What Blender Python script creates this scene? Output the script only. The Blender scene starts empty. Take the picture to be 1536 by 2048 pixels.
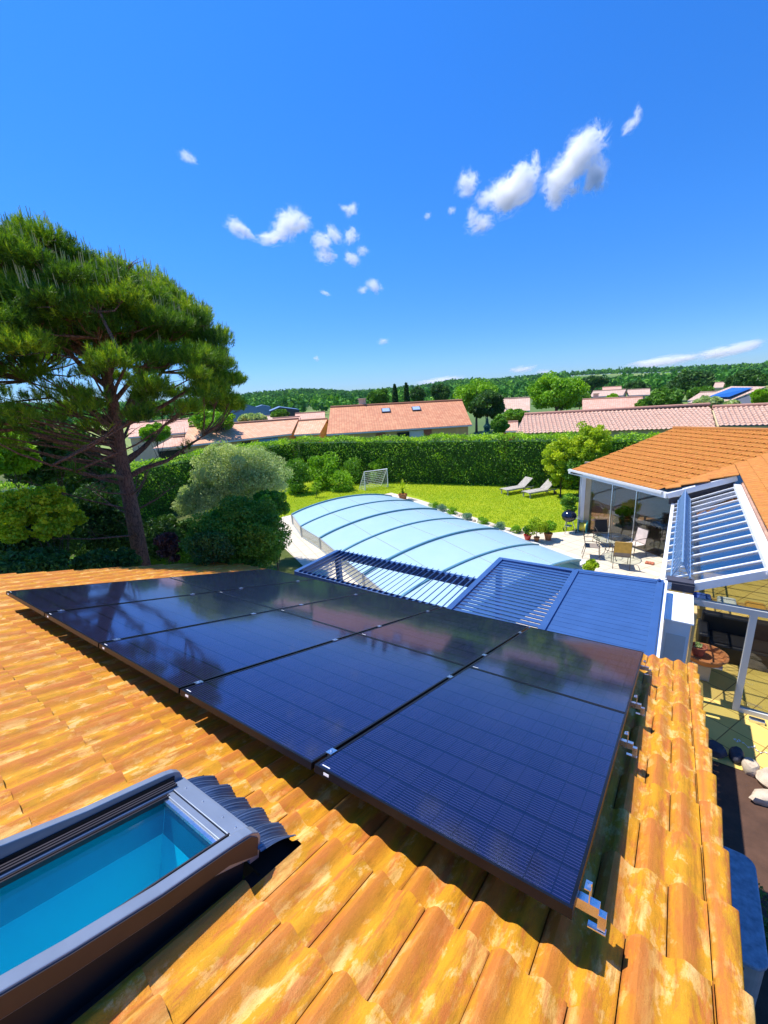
import bpy, bmesh, math, random
import numpy as np
from mathutils import Vector, Matrix
random.seed(7)
SC = bpy.context.scene
COL = SC.collection
# ------------------------------------------------------------------ camera, world, sun, exposure
CW = np.array([[0.8226537435564444, 0.1063649794652357, -0.5585045293959245],
               [0.5656073049738567, -0.25280459928035043, 0.7849701976144775],
               [-0.05769917480011149, -0.9616529133351915, -0.268131459365224]])
F, CH = 849.9077570954668, 6.0
cam = bpy.data.cameras.new('camera'); camo = bpy.data.objects.new('camera', cam); COL.objects.link(camo)
_r, _u, _b = CW @ [1, 0, 0], CW @ [0, -1, 0], CW @ [0, 0, -1]
camo.matrix_world = Matrix(((_r[0], _u[0], _b[0], 0), (_r[1], _u[1], _b[1], 0), (_r[2], _u[2], _b[2], CH), (0, 0, 0, 1)))
cam.sensor_fit = 'VERTICAL'; cam.sensor_height = 24.0; cam.lens = F / 2048 * 24.0
cam.clip_start = 0.02; cam.clip_end = 6000
SC.camera = camo
SUN = Vector((-0.42, -0.04, 0.905)).normalized()          # direction towards the sun
W = bpy.data.worlds.new('World'); SC.world = W; W.use_nodes = True
nt = W.node_tree; nt.nodes.clear()
sky = nt.nodes.new('ShaderNodeTexSky'); sky.sky_type = 'NISHITA'; sky.sun_disc = False
sky.sun_elevation = math.asin(SUN.z); sky.sun_rotation = math.atan2(SUN.x, SUN.y)
sky.altitude = 200; sky.air_density = 1.0; sky.dust_density = 0.1; sky.ozone_density = 2.5
hs = nt.nodes.new('ShaderNodeHueSaturation'); hs.inputs['Saturation'].default_value = 1.22; hs.inputs['Value'].default_value = 1.35
bg = nt.nodes.new('ShaderNodeBackground'); bg.inputs['Strength'].default_value = 0.135
wo = nt.nodes.new('ShaderNodeOutputWorld')
tn = nt.nodes.new('ShaderNodeMixRGB'); tn.blend_type = 'MULTIPLY'; tn.inputs[0].default_value = 1.0; pass
_tc = nt.nodes.new('ShaderNodeTexCoord'); _sx = nt.nodes.new('ShaderNodeSeparateXYZ'); nt.links.new(_tc.outputs['Generated'], _sx.inputs[0])
_rp = nt.nodes.new('ShaderNodeValToRGB'); nt.links.new(_sx.outputs[2], _rp.inputs[0])
_el = _rp.color_ramp.elements; _el[0].position = 0.02; _el[0].color = (0.21, 0.335, 0.62, 1); _el[1].position = 0.85; _el[1].color = (0.27, 0.66, 1.0, 1)
for _p, _c in ((0.12, (0.205, 0.37, 0.66)), (0.28, (0.215, 0.46, 0.75)), (0.5, (0.23, 0.53, 0.85))):
    _e = _rp.color_ramp.elements.new(_p); _e.color = _c + (1,)
nt.links.new(_rp.outputs[0], tn.inputs[2])
nt.links.new(sky.outputs[0], hs.inputs['Color']); nt.links.new(hs.outputs[0], tn.inputs[1]); nt.links.new(tn.outputs[0], bg.inputs[0]); nt.links.new(bg.outputs[0], wo.inputs[0])
sl = bpy.data.lights.new('sun', 'SUN'); sl.energy = 4.6; sl.angle = math.radians(0.5); sl.color = (1.0, 0.95, 0.86)
so = bpy.data.objects.new('sun', sl); COL.objects.link(so)
so.rotation_euler = SUN.to_track_quat('Z', 'Y').to_euler()
SC.view_settings.view_transform = 'Standard'; SC.view_settings.look = 'None'
SC.view_settings.exposure = 0.60; SC.view_settings.gamma = 1.0; SC.view_settings.use_curve_mapping = False
SC.cycles.max_bounces = 8; SC.cycles.transparent_max_bounces = 24; SC.cycles.volume_bounces = 8
SC.cycles.glossy_bounces = 4; SC.cycles.transmission_bounces = 6; SC.cycles.diffuse_bounces = 3
SC.cycles.use_denoising = True
SC.cycles.sample_clamp_indirect = 6.0

# ------------------------------------------------------------------ survey helpers: photo pixel -> real place
def ray(px, py): return CW @ np.array([px - 768.0, py - 1024.0, F])
def P(px, py, z=0.0):                    # on the level z
    d = ray(px, py); s = (z - CH) / d[2]; p = d * s; p[2] += CH; return Vector(p)
def PR(px, py, r):                       # at ground distance r from the viewer
    d = ray(px, py); s = r / math.hypot(d[0], d[1]); p = d * s; p[2] += CH; return Vector(p)
def onplane(px, py, o, n):
    d = Vector(ray(px, py)); c = Vector((0, 0, CH)); s = (o - c).dot(n) / d.dot(n); return c + d * s
RO = Vector((-5.873713538322713, 1.086144893216232, 4.169070204200628))
RU = Vector((0.9993308977714452, 0.0, 0.036575357267347924))
RV = Vector((0.010765445579591915, 0.9557019929993, -0.29413909253650117))
RN = Vector((-0.03495514183506584, 0.2943360334323957, 0.9550625306659499))
def RW(u, v, w=0.0): return RO + RU * u + RV * v + RN * w      # roof coordinates; w=0 is the top of the solar panels

# ------------------------------------------------------------------ object helpers
def tag(o, label=None, cat=None, group=None, kind=None):
    if label: o['label'] = label
    if cat: o['category'] = cat
    if group: o['group'] = group
    if kind: o['kind'] = kind
    return o
def thing(name, label, cat, loc=(0, 0, 0), group=None, rz=0):
    o = bpy.data.objects.new(name, None); COL.objects.link(o); o.location = loc; o.rotation_euler = (0, 0, rz)
    o.empty_display_size = 0.2
    return tag(o, label, cat, group)
def copy_tree(o, parent=None):
    c = o.copy(); COL.objects.link(c)
    if parent is not None: c.parent = parent
    for ch in list(o.children): copy_tree(ch, c)
    return c
class MB:
    def __init__(s): s.v = []; s.f = []; s.uv = None
    def add(s, vs, fs):
        n = len(s.v); s.v += [tuple(x) for x in vs]; s.f += [tuple(i + n for i in f) for f in fs]; return s
    def box(s, c, d, rz=0.0, ax=None):
        c = Vector(c); hx, hy, hz = d[0] / 2, d[1] / 2, d[2] / 2
        if ax: X, Y, Z = [Vector(a) for a in ax]
        else: X, Y, Z = Vector((math.cos(rz), math.sin(rz), 0)), Vector((-math.sin(rz), math.cos(rz), 0)), Vector((0, 0, 1))
        vs = [c + X * (i * hx) + Y * (j * hy) + Z * (k * hz) for i in (-1, 1) for j in (-1, 1) for k in (-1, 1)]
        return s.add(vs, [(0, 1, 3, 2), (4, 6, 7, 5), (0, 4, 5, 1), (2, 3, 7, 6), (0, 2, 6, 4), (1, 5, 7, 3)])
    def bar(s, a, b, w, h, up=(0, 0, 1)):
        a, b = Vector(a), Vector(b); d = b - a; L = d.length; d.normalize(); up = Vector(up)
        x = d.cross(up)
        if x.length < 1e-4: x = d.cross(Vector((1, 0, 0)))
        x.normalize(); y = x.cross(d)
        return s.box((a + b) / 2, (L, w, h), ax=(d, x, y))
    def tube(s, pts, rad, n=8, cap=True):
        pts = [Vector(p) for p in pts]; R = rad if isinstance(rad, (list, tuple)) else [rad] * len(pts)
        vs = []; fs = []; prev = None
        for i, p in enumerate(pts):
            t = (pts[min(i + 1, len(pts) - 1)] - pts[max(i - 1, 0)]).normalized()
            if prev is None:
                a = t.cross(Vector((0, 0, 1)))
                if a.length < 0.05: a = t.cross(Vector((1, 0, 0)))
            else: a = prev - t * prev.dot(t)
            a.normalize(); prev = a; b = t.cross(a)
            for k in range(n):
                an = 2 * math.pi * k / n; vs.append(p + (a * math.cos(an) + b * math.sin(an)) * R[i])
        for i in range(len(pts) - 1):
            for k in range(n):
                k2 = (k + 1) % n; fs.append((i * n + k, i * n + k2, (i + 1) * n + k2, (i + 1) * n + k))
        if cap: fs.append(tuple(range(n - 1, -1, -1))); fs.append(tuple((len(pts) - 1) * n + k for k in range(n)))
        return s.add(vs, fs)
    def lathe(s, c, prof, n=20, sx=1, sy=1):
        c = Vector(c); vs = []; fs = []
        for r, z in prof:
            for k in range(n):
                a = 2 * math.pi * k / n; vs.append(c + Vector((r * sx * math.cos(a), r * sy * math.sin(a), z)))
        for i in range(len(prof) - 1):
            for k in range(n):
                k2 = (k + 1) % n; fs.append((i * n + k, i * n + k2, (i + 1) * n + k2, (i + 1) * n + k))
        if prof[0][0] > 1e-4: fs.append(tuple(range(n - 1, -1, -1)))
        if prof[-1][0] > 1e-4: fs.append(tuple((len(prof) - 1) * n + k for k in range(n)))
        return s.add(vs, fs)
    def prism(s, poly, thick, nrm=None):          # poly: list of 3d points, thickness downwards along nrm
        pts = [Vector(p) for p in poly]
        nn = Vector(nrm) if nrm is not None else (pts[1] - pts[0]).cross(pts[2] - pts[0]).normalized()
        k = len(pts); vs = pts + [p - nn * thick for p in pts]
        fs = [tuple(range(k)), tuple(range(2 * k - 1, k - 1, -1))] + [(i, i + k, (i + 1) % k + k, (i + 1) % k) for i in range(k)]
        return s.add(vs, fs)
    def ball(s, c, r, n=10, m=6):
        rr = r if isinstance(r, (tuple, list)) else (r, r, r); c = Vector(c)
        vs = [c + Vector((0, 0, -rr[2]))]; fs = []
        for i in range(1, m):
            ph = -math.pi / 2 + math.pi * i / m
            for k in range(n):
                a = 2 * math.pi * k / n
                vs.append(c + Vector((rr[0] * math.cos(ph) * math.cos(a), rr[1] * math.cos(ph) * math.sin(a), rr[2] * math.sin(ph))))
        vs.append(c + Vector((0, 0, rr[2]))); T = len(vs) - 1
        for k in range(n):
            k2 = (k + 1) % n; fs.append((0, 1 + k2, 1 + k)); fs.append((T, T - n + k, T - n + k2))
            for i in range(m - 2): fs.append((1 + i * n + k, 1 + i * n + k2, 1 + (i + 1) * n + k2, 1 + (i + 1) * n + k))
        return s.add(vs, fs)
    def build(s, name, m, parent=None, smooth=False, bevel=0, local=True):
        me = bpy.data.meshes.new(name); me.from_pydata(s.v, [], s.f); me.update()
        o = bpy.data.objects.new(name, me); COL.objects.link(o)
        if m: me.materials.append(m)
        if parent is not None:
            o.parent = parent
        if smooth:
            for p in me.polygons: p.use_smooth = True
            try: me.set_sharp_from_angle(angle=math.radians(40))
            except Exception: pass
        if bevel:
            b = o.modifiers.new('b', 'BEVEL'); b.width = bevel; b.segments = 2; b.limit_method = 'ANGLE'; b.angle_limit = math.radians(50)
        return o
def npmesh(name, V, Q, m, parent=None, attrs=None, uv=None, smooth=False):
    """V (n,3), Q (k,c) faces all of c corners"""
    V = np.asarray(V, np.float32); Q = np.asarray(Q, np.int32); k, c = Q.shape
    me = bpy.data.meshes.new(name); me.vertices.add(len(V)); me.vertices.foreach_set('co', V.ravel())
    me.loops.add(k * c); me.loops.foreach_set('vertex_index', Q.ravel())
    me.polygons.add(k); me.polygons.foreach_set('loop_start', np.arange(0, k * c, c, dtype=np.int32))
    try: me.polygons.foreach_set('loop_total', np.full(k, c, np.int32))
    except Exception: pass
    me.polygons.foreach_set('use_smooth', np.full(k, bool(smooth)))
    for nme, (dom, arr) in (attrs or {}).items():
        a = me.attributes.new(nme, 'FLOAT', dom); a.data.foreach_set('value', np.asarray(arr, np.float32))
    if uv is not None:
        l = me.uv_layers.new(name='UVMap'); l.data.foreach_set('uv', np.asarray(uv, np.float32)[Q.ravel()].ravel())
    me.update(calc_edges=True); me.validate()
    o = bpy.data.objects.new(name, me); COL.objects.link(o)
    if m: me.materials.append(m)
    if parent is not None: o.parent = parent
    return o

# ------------------------------------------------------------------ materials
class NT:
    def __init__(s, name):
        s.m = bpy.data.materials.new(name); s.m.use_nodes = True; s.t = s.m.node_tree; s.t.nodes.clear()
        s.out = s.t.nodes.new('ShaderNodeOutputMaterial')
    def n(s, typ, **kw):
        nd = s.t.nodes.new('ShaderNode' + typ); ins = kw.pop('ins', {})
        for k, v in kw.items(): setattr(nd, k, v)
        for k, v in ins.items():
            if isinstance(v, bpy.types.NodeSocket): s.t.links.new(v, nd.inputs[k])
            else: nd.inputs[k].default_value = v
        return nd
    def math(s, op, a, b=0.0, c=None, clamp=False):
        ins = {0: a, 1: b}
        if c is not None: ins[2] = c
        return s.n('Math', operation=op, use_clamp=clamp, ins=ins).outputs[0]
    def noise(s, scale, detail=4, rough=0.55, vec=None, dist=0.0):
        ins = {'Scale': scale, 'Detail': detail, 'Roughness': rough, 'Distortion': dist}
        if vec is not None: ins['Vector'] = vec
        return s.n('TexNoise', ins=ins).outputs[0]
    def ramp(s, fac, stops, interp='LINEAR'):
        r = s.n('ValToRGB', ins={0: fac}); cr = r.color_ramp; cr.interpolation = interp
        while len(cr.elements) > 1: cr.elements.remove(cr.elements[-1])
        cr.elements[0].position = stops[0][0]; cr.elements[0].color = c4(stops[0][1])
        for p, c in stops[1:]:
            e = cr.elements.new(p); e.color = c4(c)
        return r.outputs[0]
    def mix(s, fac, a, b, mode='MIX'):
        return s.n('MixRGB', blend_type=mode, ins={0: fac, 1: c4(a), 2: c4(b)}).outputs[0]
    def bump(s, h, strength=0.5, dist=0.01):
        return s.n('Bump', ins={'Height': h, 'Strength': strength, 'Distance': dist}).outputs[0]
    def princ(s, col, rough=0.6, metal=0.0, normal=None, spec=0.5, **kw):
        ins = {'Base Color': c4(col), 'Roughness': rough, 'Metallic': metal, 'Specular IOR Level': spec}
        if normal is not None: ins['Normal'] = normal
        ins.update(kw); b = s.n('BsdfPrincipled', ins=ins); return b.outputs[0]
    def done(s, sh, vol=None):
        if sh is not None: s.t.links.new(sh, s.out.inputs[0])
        if vol is not None: s.t.links.new(vol, s.out.inputs[1])
        return s.m
    def obj(s): return s.n('TexCoord').outputs['Object']
    def uv(s): return s.n('TexCoord').outputs['UV']
def c4(c):
    if isinstance(c, bpy.types.NodeSocket): return c
    if isinstance(c, (int, float)): return (c, c, c, 1)
    return tuple(c) + (1,) if len(c) == 3 else tuple(c)
def simple(name, col, rough=0.6, metal=0.0, var=0.12, scale=6, bump=0.0, spec=0.5, **kw):
    t = NT(name); o = t.obj(); nz = t.noise(scale, 5, 0.6, o)
    dark = tuple(x * (1 - var) for x in col); light = tuple(min(1, x * (1 + var)) for x in col)
    cc = t.ramp(nz, [(0.3, dark), (0.7, light)])
    rr = t.math('ADD', t.math('MULTIPLY', t.noise(scale * 3, 3, 0.5, o), 0.12), rough - 0.06)
    nm = t.bump(t.noise(scale * 8, 4, 0.6, o), bump, 0.01) if bump else None
    return t.done(t.princ(cc, rr, metal, nm, spec, **kw))
def leafmat(name, cols, trans=0.35, rough=0.5, spec=0.3, k=1.55):
    cols = [tuple(min(.8, x * k) for x in c) for c in cols]
    t = NT(name); a = t.n('Attribute', attribute_name='rnd').outputs['Fac']
    st = [(i / max(1, len(cols) - 1), c) for i, c in enumerate(cols)]
    col = t.ramp(a, st)
    p = t.princ(col, rough, 0, None, spec)
    tr = t.n('BsdfTranslucent', ins={'Color': t.mix(1.0, col, (1.0, 1.0, 0.45), 'MULTIPLY')}).outputs[0]
    return t.done(t.n('MixShader', ins={0: trans, 1: p, 2: tr}).outputs[0])
def glassmat(name, tint=(0.8, 0.9, 0.9), refl=1.0, rough=0.0, base=0.04):
    t = NT(name); g = t.n('NewGeometry'); dt = t.n('VectorMath', operation='DOT_PRODUCT', ins={0: g.outputs['Normal'], 1: g.outputs['Incoming']}).outputs['Value']
    fr = t.math('ADD', t.math('MULTIPLY', t.math('POWER', t.math('SUBTRACT', 1.0, t.math('ABSOLUTE', dt), clamp=True), 5.0), 0.96), 0.04)
    fac = t.math('ADD', t.math('MULTIPLY', fr, refl), base, clamp=True)
    tp = t.n('BsdfTransparent', ins={0: c4(tint)}).outputs[0]
    gl = t.n('BsdfGlossy', ins={'Roughness': rough}).outputs[0]
    return t.done(t.n('MixShader', ins={0: fac, 1: tp, 2: gl}).outputs[0])

def tilemat(name, clay, ochre, cream, dark, sc=1.0, cover=0.5):
    """weathered terracotta: smooth clay on the roll, lichen and lime in the trough"""
    t = NT(name); uv = t.uv()
    s = t.n('Attribute', attribute_name='prof').outputs['Fac']; rn = t.n('Attribute', attribute_name='rnd').outputs['Fac']
    off = t.n('CombineXYZ', ins={2: t.math('MULTIPLY', rn, 37.0)}).outputs[0]
    mp = t.n('Mapping', ins={'Vector': uv, 'Scale': (1, 0.17, 1)}).outputs[0]
    vec = t.n('VectorMath', operation='ADD', ins={0: mp, 1: off}).outputs[0]
    n1 = t.noise(20 * sc, 8, 0.70, vec, 0.15); n2 = t.noise(70 * sc, 6, 0.7, vec, 0.1)
    vec2 = t.n('VectorMath', operation='ADD', ins={0: uv, 1: off}).outputs[0]
    n3 = t.noise(13 * sc, 7, 0.68, t.n('Mapping', ins={'Vector': vec2, 'Scale': (1, 0.45, 1)}).outputs[0], 0.2)
    trough = t.math('SUBTRACT', 1.0, t.math('SMOOTH_MAX', t.math('SUBTRACT', 1.0, t.math('MULTIPLY', t.math('ABSOLUTE', t.math('SUBTRACT', s, 0.22)), 4.2)), 0.0, 0.15))
    base = t.mix(t.math('MULTIPLY', rn, 0.55), clay, tuple(x * 0.82 for x in clay))
    base = t.mix(t.ramp(n2, [(0.38, 0), (0.75, 0.5)]), base, dark)
    m1 = t.math('MULTIPLY', t.ramp(n1, [(0.41, 0.0), (0.51, 1.0)]), t.math('ADD', t.math('MULTIPLY', trough, 0.85), 0.12), clamp=True)
    olive = t.mix(t.ramp(t.noise(11 * sc, 5, 0.6, vec2), [(0.42, 0.0), (0.62, 1.0)]), ochre, (ochre[0] * .80, ochre[1] * .88, ochre[2]))
    c = t.mix(m1, base, olive)
    m2 = t.math('MULTIPLY', t.ramp(n3, [(0.52, 0.0), (0.575, 1.0)]), t.math('MULTIPLY', t.ramp(n1, [(0.4, 0.15), (0.65, 1.0)]), t.math('ADD', t.math('MULTIPLY', trough, 0.8), 0.1)), clamp=True)
    c = t.mix(t.math('MULTIPLY', m2, cover * 1.7, clamp=True), c, cream)
    c = t.mix(t.ramp(t.noise(240 * sc, 3, 0.6, vec2), [(0.60, 0.0), (0.72, 0.45)]), c, tuple(x * 0.35 for x in ochre))
    st1 = t.noise(34 * sc, 8, 0.75, t.n('Mapping', ins={'Vector': vec2, 'Scale': (1, 0.12, 1)}).outputs[0])
    c = t.mix(t.math('MULTIPLY', t.ramp(st1, [(0.50, 0.0), (0.66, 0.75)]), t.math('ADD', t.math('MULTIPLY', trough, 0.7), 0.3)), c, tuple(x * 0.48 for x in ochre))
    c = t.mix(t.ramp(t.noise(420 * sc, 2, 0.5, vec2), [(0.35, 0.22), (0.5, 0.0)]), c, tuple(x * 0.5 for x in clay))
    edge = t.ramp(t.math('ABSOLUTE', t.math('SUBTRACT', s, 0.5)), [(0.455, 0.0), (0.5, 0.7)])
    c = t.mix(t.math('MULTIPLY', edge, t.math('ADD', n2, 0.25), clamp=True), c, tuple(x * 0.4 for x in dark))
    h = t.math('ADD', t.math('ADD', t.math('MULTIPLY', n2, 0.6), t.math('MULTIPLY', t.noise(160 * sc, 4, 0.7, vec2), 0.5)), t.math('MULTIPLY', t.noise(480 * sc, 3, 0.6, vec2), 0.35))
    return t.done(t.princ(c, t.math('ADD', t.math('MULTIPLY', n2, 0.25), 0.55), 0, t.bump(h, 0.6, 0.006), 0.3))
M = {}
M['tile'] = tilemat('house_tile', (0.58, 0.185, 0.032), (0.66, 0.295, 0.010), (0.90, 0.60, 0.24), (0.38, 0.105, 0.010))
M['tile_room'] = tilemat('garden_room_tile', (0.62, 0.215, 0.045), (0.60, 0.25, 0.035), (0.74, 0.40, 0.14), (0.40, 0.12, 0.02), 1.0, 0.25)
M['tile_pink'] = tilemat('pale_tile', (0.66, 0.36, 0.25), (0.62, 0.40, 0.28), (0.82, 0.70, 0.60), (0.44, 0.22, 0.15), 1.0, 0.6)

def farroof(name, col, col2, per=0.25, row=0.4):
    t = NT(name); uv = t.uv(); sp = t.n('SeparateXYZ', ins={0: uv}); u, v = sp.outputs[0], sp.outputs[1]
    uf = t.math('FRACT', t.math('DIVIDE', u, per)); vf = t.math('FRACT', t.math('DIVIDE', v, row))
    roll = t.math('ABSOLUTE', t.math('SUBTRACT', uf, 0.5))
    cell = t.n('CombineXYZ', ins={0: t.math('FLOOR', t.math('DIVIDE', u, per)), 1: t.math('FLOOR', t.math('DIVIDE', v, row))}).outputs[0]
    wn = t.n('TexWhiteNoise', noise_dimensions='2D', ins={'Vector': cell}).outputs['Value']
    c = t.mix(t.math('MULTIPLY', wn, 0.8), col, col2)
    c = t.mix(t.ramp(t.noise(0.7, 5, 0.6, uv), [(0.4, 0), (0.7, 0.35)]), c, tuple(x * 0.7 for x in col))
    gap = t.ramp(roll, [(0.36, 0.0), (0.5, 0.5)]); c = t.mix(gap, c, tuple(x * 0.35 for x in col))
    g2 = t.ramp(vf, [(0.0, 0.55), (0.14, 0.0)]); c = t.mix(g2, c, tuple(x * 0.45 for x in col))
    h = t.math('ADD', t.math('MULTIPLY', t.math('SUBTRACT', 0.5, roll), 1.0), t.math('MULTIPLY', vf, 0.4))
    return t.done(t.princ(c, 0.7, 0, t.bump(h, 0.6, 0.03)))
M['far_red'] = farroof('red_roof', (0.50, 0.185, 0.080), (0.64, 0.30, 0.14))
M['far_orange'] = farroof('orange_roof', (0.68, 0.32, 0.17), (0.80, 0.46, 0.28))
M['far_pink'] = farroof('pink_roof', (0.60, 0.30, 0.19), (0.72, 0.44, 0.32))
M['far_brown'] = farroof('beige_roof', (0.54, 0.35, 0.24), (0.66, 0.48, 0.37))

def panelmat():
    t = NT('photovoltaic_cells'); uv = t.uv(); sp = t.n('SeparateXYZ', ins={0: uv}); u, v = sp.outputs[0], sp.outputs[1]
    def line(x, per, wd, ph=0.0):
        fr = t.math('FRACT', t.math('DIVIDE', t.math('ADD', x, ph), per)); d = t.math('ABSOLUTE', t.math('SUBTRACT', fr, 0.5))
        return t.math('LESS_THAN', d, wd / per / 2)
    bus = line(v, 0.0163, 0.0030)
    gapv = line(v, 0.1780, 0.0150, 0.0890); gapu = line(u, 0.0925, 0.0050)
    mid = line(u, 50.0, 0.010, 25.0)
    cell = t.n('CombineXYZ', ins={0: t.math('FLOOR', t.math('DIVIDE', u, 0.185)), 1: t.math('FLOOR', t.math('DIVIDE', v, 0.178))}).outputs[0]
    wn = t.n('TexWhiteNoise', noise_dimensions='2D', ins={'Vector': cell}).outputs['Value']
    c = t.mix(wn, (0.0010, 0.0018, 0.009), (0.0035, 0.005, 0.022))
    c = t.mix(bus, c, (0.032, 0.032, 0.095)); c = t.mix(gapu, c, (0.003, 0.004, 0.012)); c = t.mix(gapv, c, (0.0006, 0.0008, 0.003))
    dust = t.noise(3.0, 6, 0.7, uv)
    c = t.mix(t.ramp(dust, [(0.45, 0.0), (0.9, 0.02)]), c, (0.35, 0.33, 0.3))
    spk = t.ramp(t.noise(160, 2, 0.5, uv), [(0.74, 0.0), (0.78, 0.5)]); c = t.mix(spk, c, (0.3, 0.3, 0.3))
    wob = t.noise(2.2, 2, 0.5, uv)
    rg = t.math('ADD', 0.035, t.math('MULTIPLY', dust, 0.07))
    nm = t.bump(wob, 0.04, 0.015); fr = t.n('Fresnel', ins={0: 1.72, 'Normal': nm}).outputs[0]
    gl = t.n('BsdfGlossy', ins={'Color': (0.46, 0.56, 0.92, 1), 'Roughness': rg, 'Normal': nm}).outputs[0]
    fr = t.math('MULTIPLY', fr, 1.2, clamp=True)
    return t.done(t.n('MixShader', ins={0: fr, 1: t.princ(c, 0.45, 0, nm, 0.1), 2: gl}).outputs[0])
M['cells'] = panelmat()
M['blackalu'] = simple('black_anodised', (0.012, 0.013, 0.018), 0.35, 0.6, 0.2, 8, 0)
M['alu'] = simple('bare_aluminium', (0.72, 0.74, 0.78), 0.28, 1.0, 0.1, 20)
M['pergola'] = simple('blue_grey_aluminium', (0.042, 0.105, 0.27), 0.38, 0.15, 0.10, 3, 0.03)
M['white'] = simple('white_lacquer', (0.80, 0.81, 0.83), 0.35, 0, 0.04, 2)
M['whitegrey'] = simple('off_white_frame', (0.60, 0.61, 0.60), 0.4, 0, 0.06, 3)
M['velux'] = simple('grey_sheet_metal', (0.26, 0.30, 0.36), 0.36, 0.45, 0.10, 5, 0.02)
M['velux_dark'] = simple('dark_shutter_side', (0.035, 0.028, 0.030), 0.45, 0.2, 0.2, 5)
M['lead'] = simple('pleated_flashing', (0.16, 0.21, 0.30), 0.4, 0.5, 0.25, 8)
M['seal'] = simple('black_rubber', (0.01, 0.01, 0.012), 0.6)
M['shaft'] = simple('painted_reveal', (0.80, 0.82, 0.84), 0.7, 0, 0.04, 2)
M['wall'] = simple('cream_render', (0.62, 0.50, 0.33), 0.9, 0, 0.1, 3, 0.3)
M['wallyellow'] = simple('ochre_render', (0.62, 0.42, 0.18), 0.9, 0, 0.12, 2, 0.3)
M['wallgrey'] = simple('grey_render', (0.14, 0.15, 0.17), 0.9, 0, 0.1, 2, 0.2)
M['deck'] = simple('roof_underlay', (0.03, 0.02, 0.018), 0.95)
M['poly'] = None
M['bark'] = None
def barkmat(name, a, b):
    t = NT(name); o = t.obj(); mp = t.n('Mapping', ins={'Vector': o, 'Scale': (1, 1, 0.35)}).outputs[0]
    wp = t.n('VectorMath', operation='ADD', ins={0: mp, 1: t.n('VectorMath', operation='SCALE', ins={0: t.n('TexNoise', ins={'Vector': mp, 'Scale': 6.0, 'Detail': 5}).outputs[1], 3: 0.35}).outputs[0]}).outputs[0]
    v = t.n('TexVoronoi', feature='DISTANCE_TO_EDGE', ins={'Vector': wp, 'Scale': 13.0}).outputs['Distance']
    nz = t.noise(20, 6, 0.7, mp); c = t.mix(nz, a, b); c = t.mix(t.ramp(v, [(0.0, 0.8), (0.12, 0)]), c, tuple(x * 0.3 for x in a))
    return t.done(t.princ(c, 0.9, 0, t.bump(t.math('ADD', t.math('MINIMUM', v, 0.2), t.math('MULTIPLY', nz, 0.15)), 0.9, 0.06)))
M['bark'] = barkmat('pine_bark', (0.13, 0.065, 0.045), (0.30, 0.15, 0.10))
M['bark2'] = barkmat('dark_bark', (0.07, 0.05, 0.035), (0.16, 0.12, 0.08))
t = NT('polycarbonate_vault'); uv = t.obj(); nz = t.noise(1.2, 5, 0.6, uv)
pc = t.princ(t.mix(nz, (0.50, 0.70, 0.80), (0.66, 0.80, 0.86)), 0.28, 0, None, 0.6)
tl = t.n('BsdfTranslucent', ins={0: (0.4, 0.8, 0.95, 1)}).outputs[0]
mx = t.n('MixShader', ins={0: 0.35, 1: pc, 2: tl}).outputs[0]
M['poly'] = t.done(t.n('MixShader', ins={0: 0.12, 1: mx, 2: t.n('BsdfTransparent', ins={0: (0.7, 0.9, 1, 1)}).outputs[0]}).outputs[0])
M['polyclear'] = glassmat('clear_side_pane', (0.82, 0.9, 0.9), 1.2, 0.05, 0.22)
M['polyrib'] = simple('teal_grey_rib', (0.10, 0.26, 0.34), 0.4, 0.3, 0.1, 4)
M['ribgrey'] = simple('silver_grey_profile', (0.42, 0.45, 0.46), 0.4, 0.4, 0.1, 4)
M['glass'] = glassmat('window_glass', (0.60, 0.60, 0.56), 1.0, 0.0, 0.06)
M['glassroof'] = glassmat('blue_roof_glass', (0.95, 0.95, 0.92), 1.2, 0.03, 0.20)
M['glassdoor'] = glassmat('door_glass', (0.86, 0.88, 0.80), 1.0, 0.0, 0.03)
M['glasssky'] = glassmat('skylight_glass', (0.13, 0.84, 0.93), 1.0, 0.02, 0.03)
M['glassdark'] = simple('far_window', (0.02, 0.025, 0.03), 0.1, 0, 0.1)
M['blueshutter'] = simple('pale_blue_shutter', (0.10, 0.28, 0.55), 0.6)
M['brownshutter'] = simple('brown_shutter', (0.35, 0.10, 0.05), 0.6)
M['wood'] = simple('grey_teak', (0.40, 0.37, 0.33), 0.8, 0, 0.25, 8, 0.3)
M['teak'] = simple('brown_teak', (0.14, 0.07, 0.04), 0.7, 0, 0.25, 8, 0.3)
M['darkmetal'] = simple('bronze_steel', (0.10, 0.085, 0.07), 0.45, 0.5)
M['mesh_grey'] = simple('grey_textilene', (0.24, 0.20, 0.17), 0.8)
M['mesh_pink'] = simple('pale_textilene', (0.62, 0.52, 0.46), 0.8)
M['towel'] = simple('mustard_cloth', (0.62, 0.38, 0.08), 0.9, 0, 0.15, 10, 0.3)
M['enamel'] = simple('black_enamel', (0.008, 0.012, 0.030), 0.12, 0, 0.1, spec=0.7)
M['terracotta'] = simple('terracotta_pot', (0.50, 0.19, 0.06), 0.75, 0, 0.15, 10, 0.1)
M['redpot'] = simple('red_glazed_pot', (0.55, 0.045, 0.02), 0.25, 0, 0.1)
M['yellow'] = simple('yellow_plastic', (0.70, 0.60, 0.05), 0.4)
M['teal'] = simple('teal_plastic', (0.03, 0.25, 0.28), 0.4)
M['sofa'] = simple('black_leather', (0.010, 0.010, 0.012), 0.5)
M['stone'] = simple('pale_limestone', (0.55, 0.45, 0.34), 0.9, 0, 0.25, 7, 0.6)
M['slate'] = simple('dark_slate', (0.05, 0.05, 0.07), 0.7, 0, 0.2, 6, 0.3)
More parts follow.
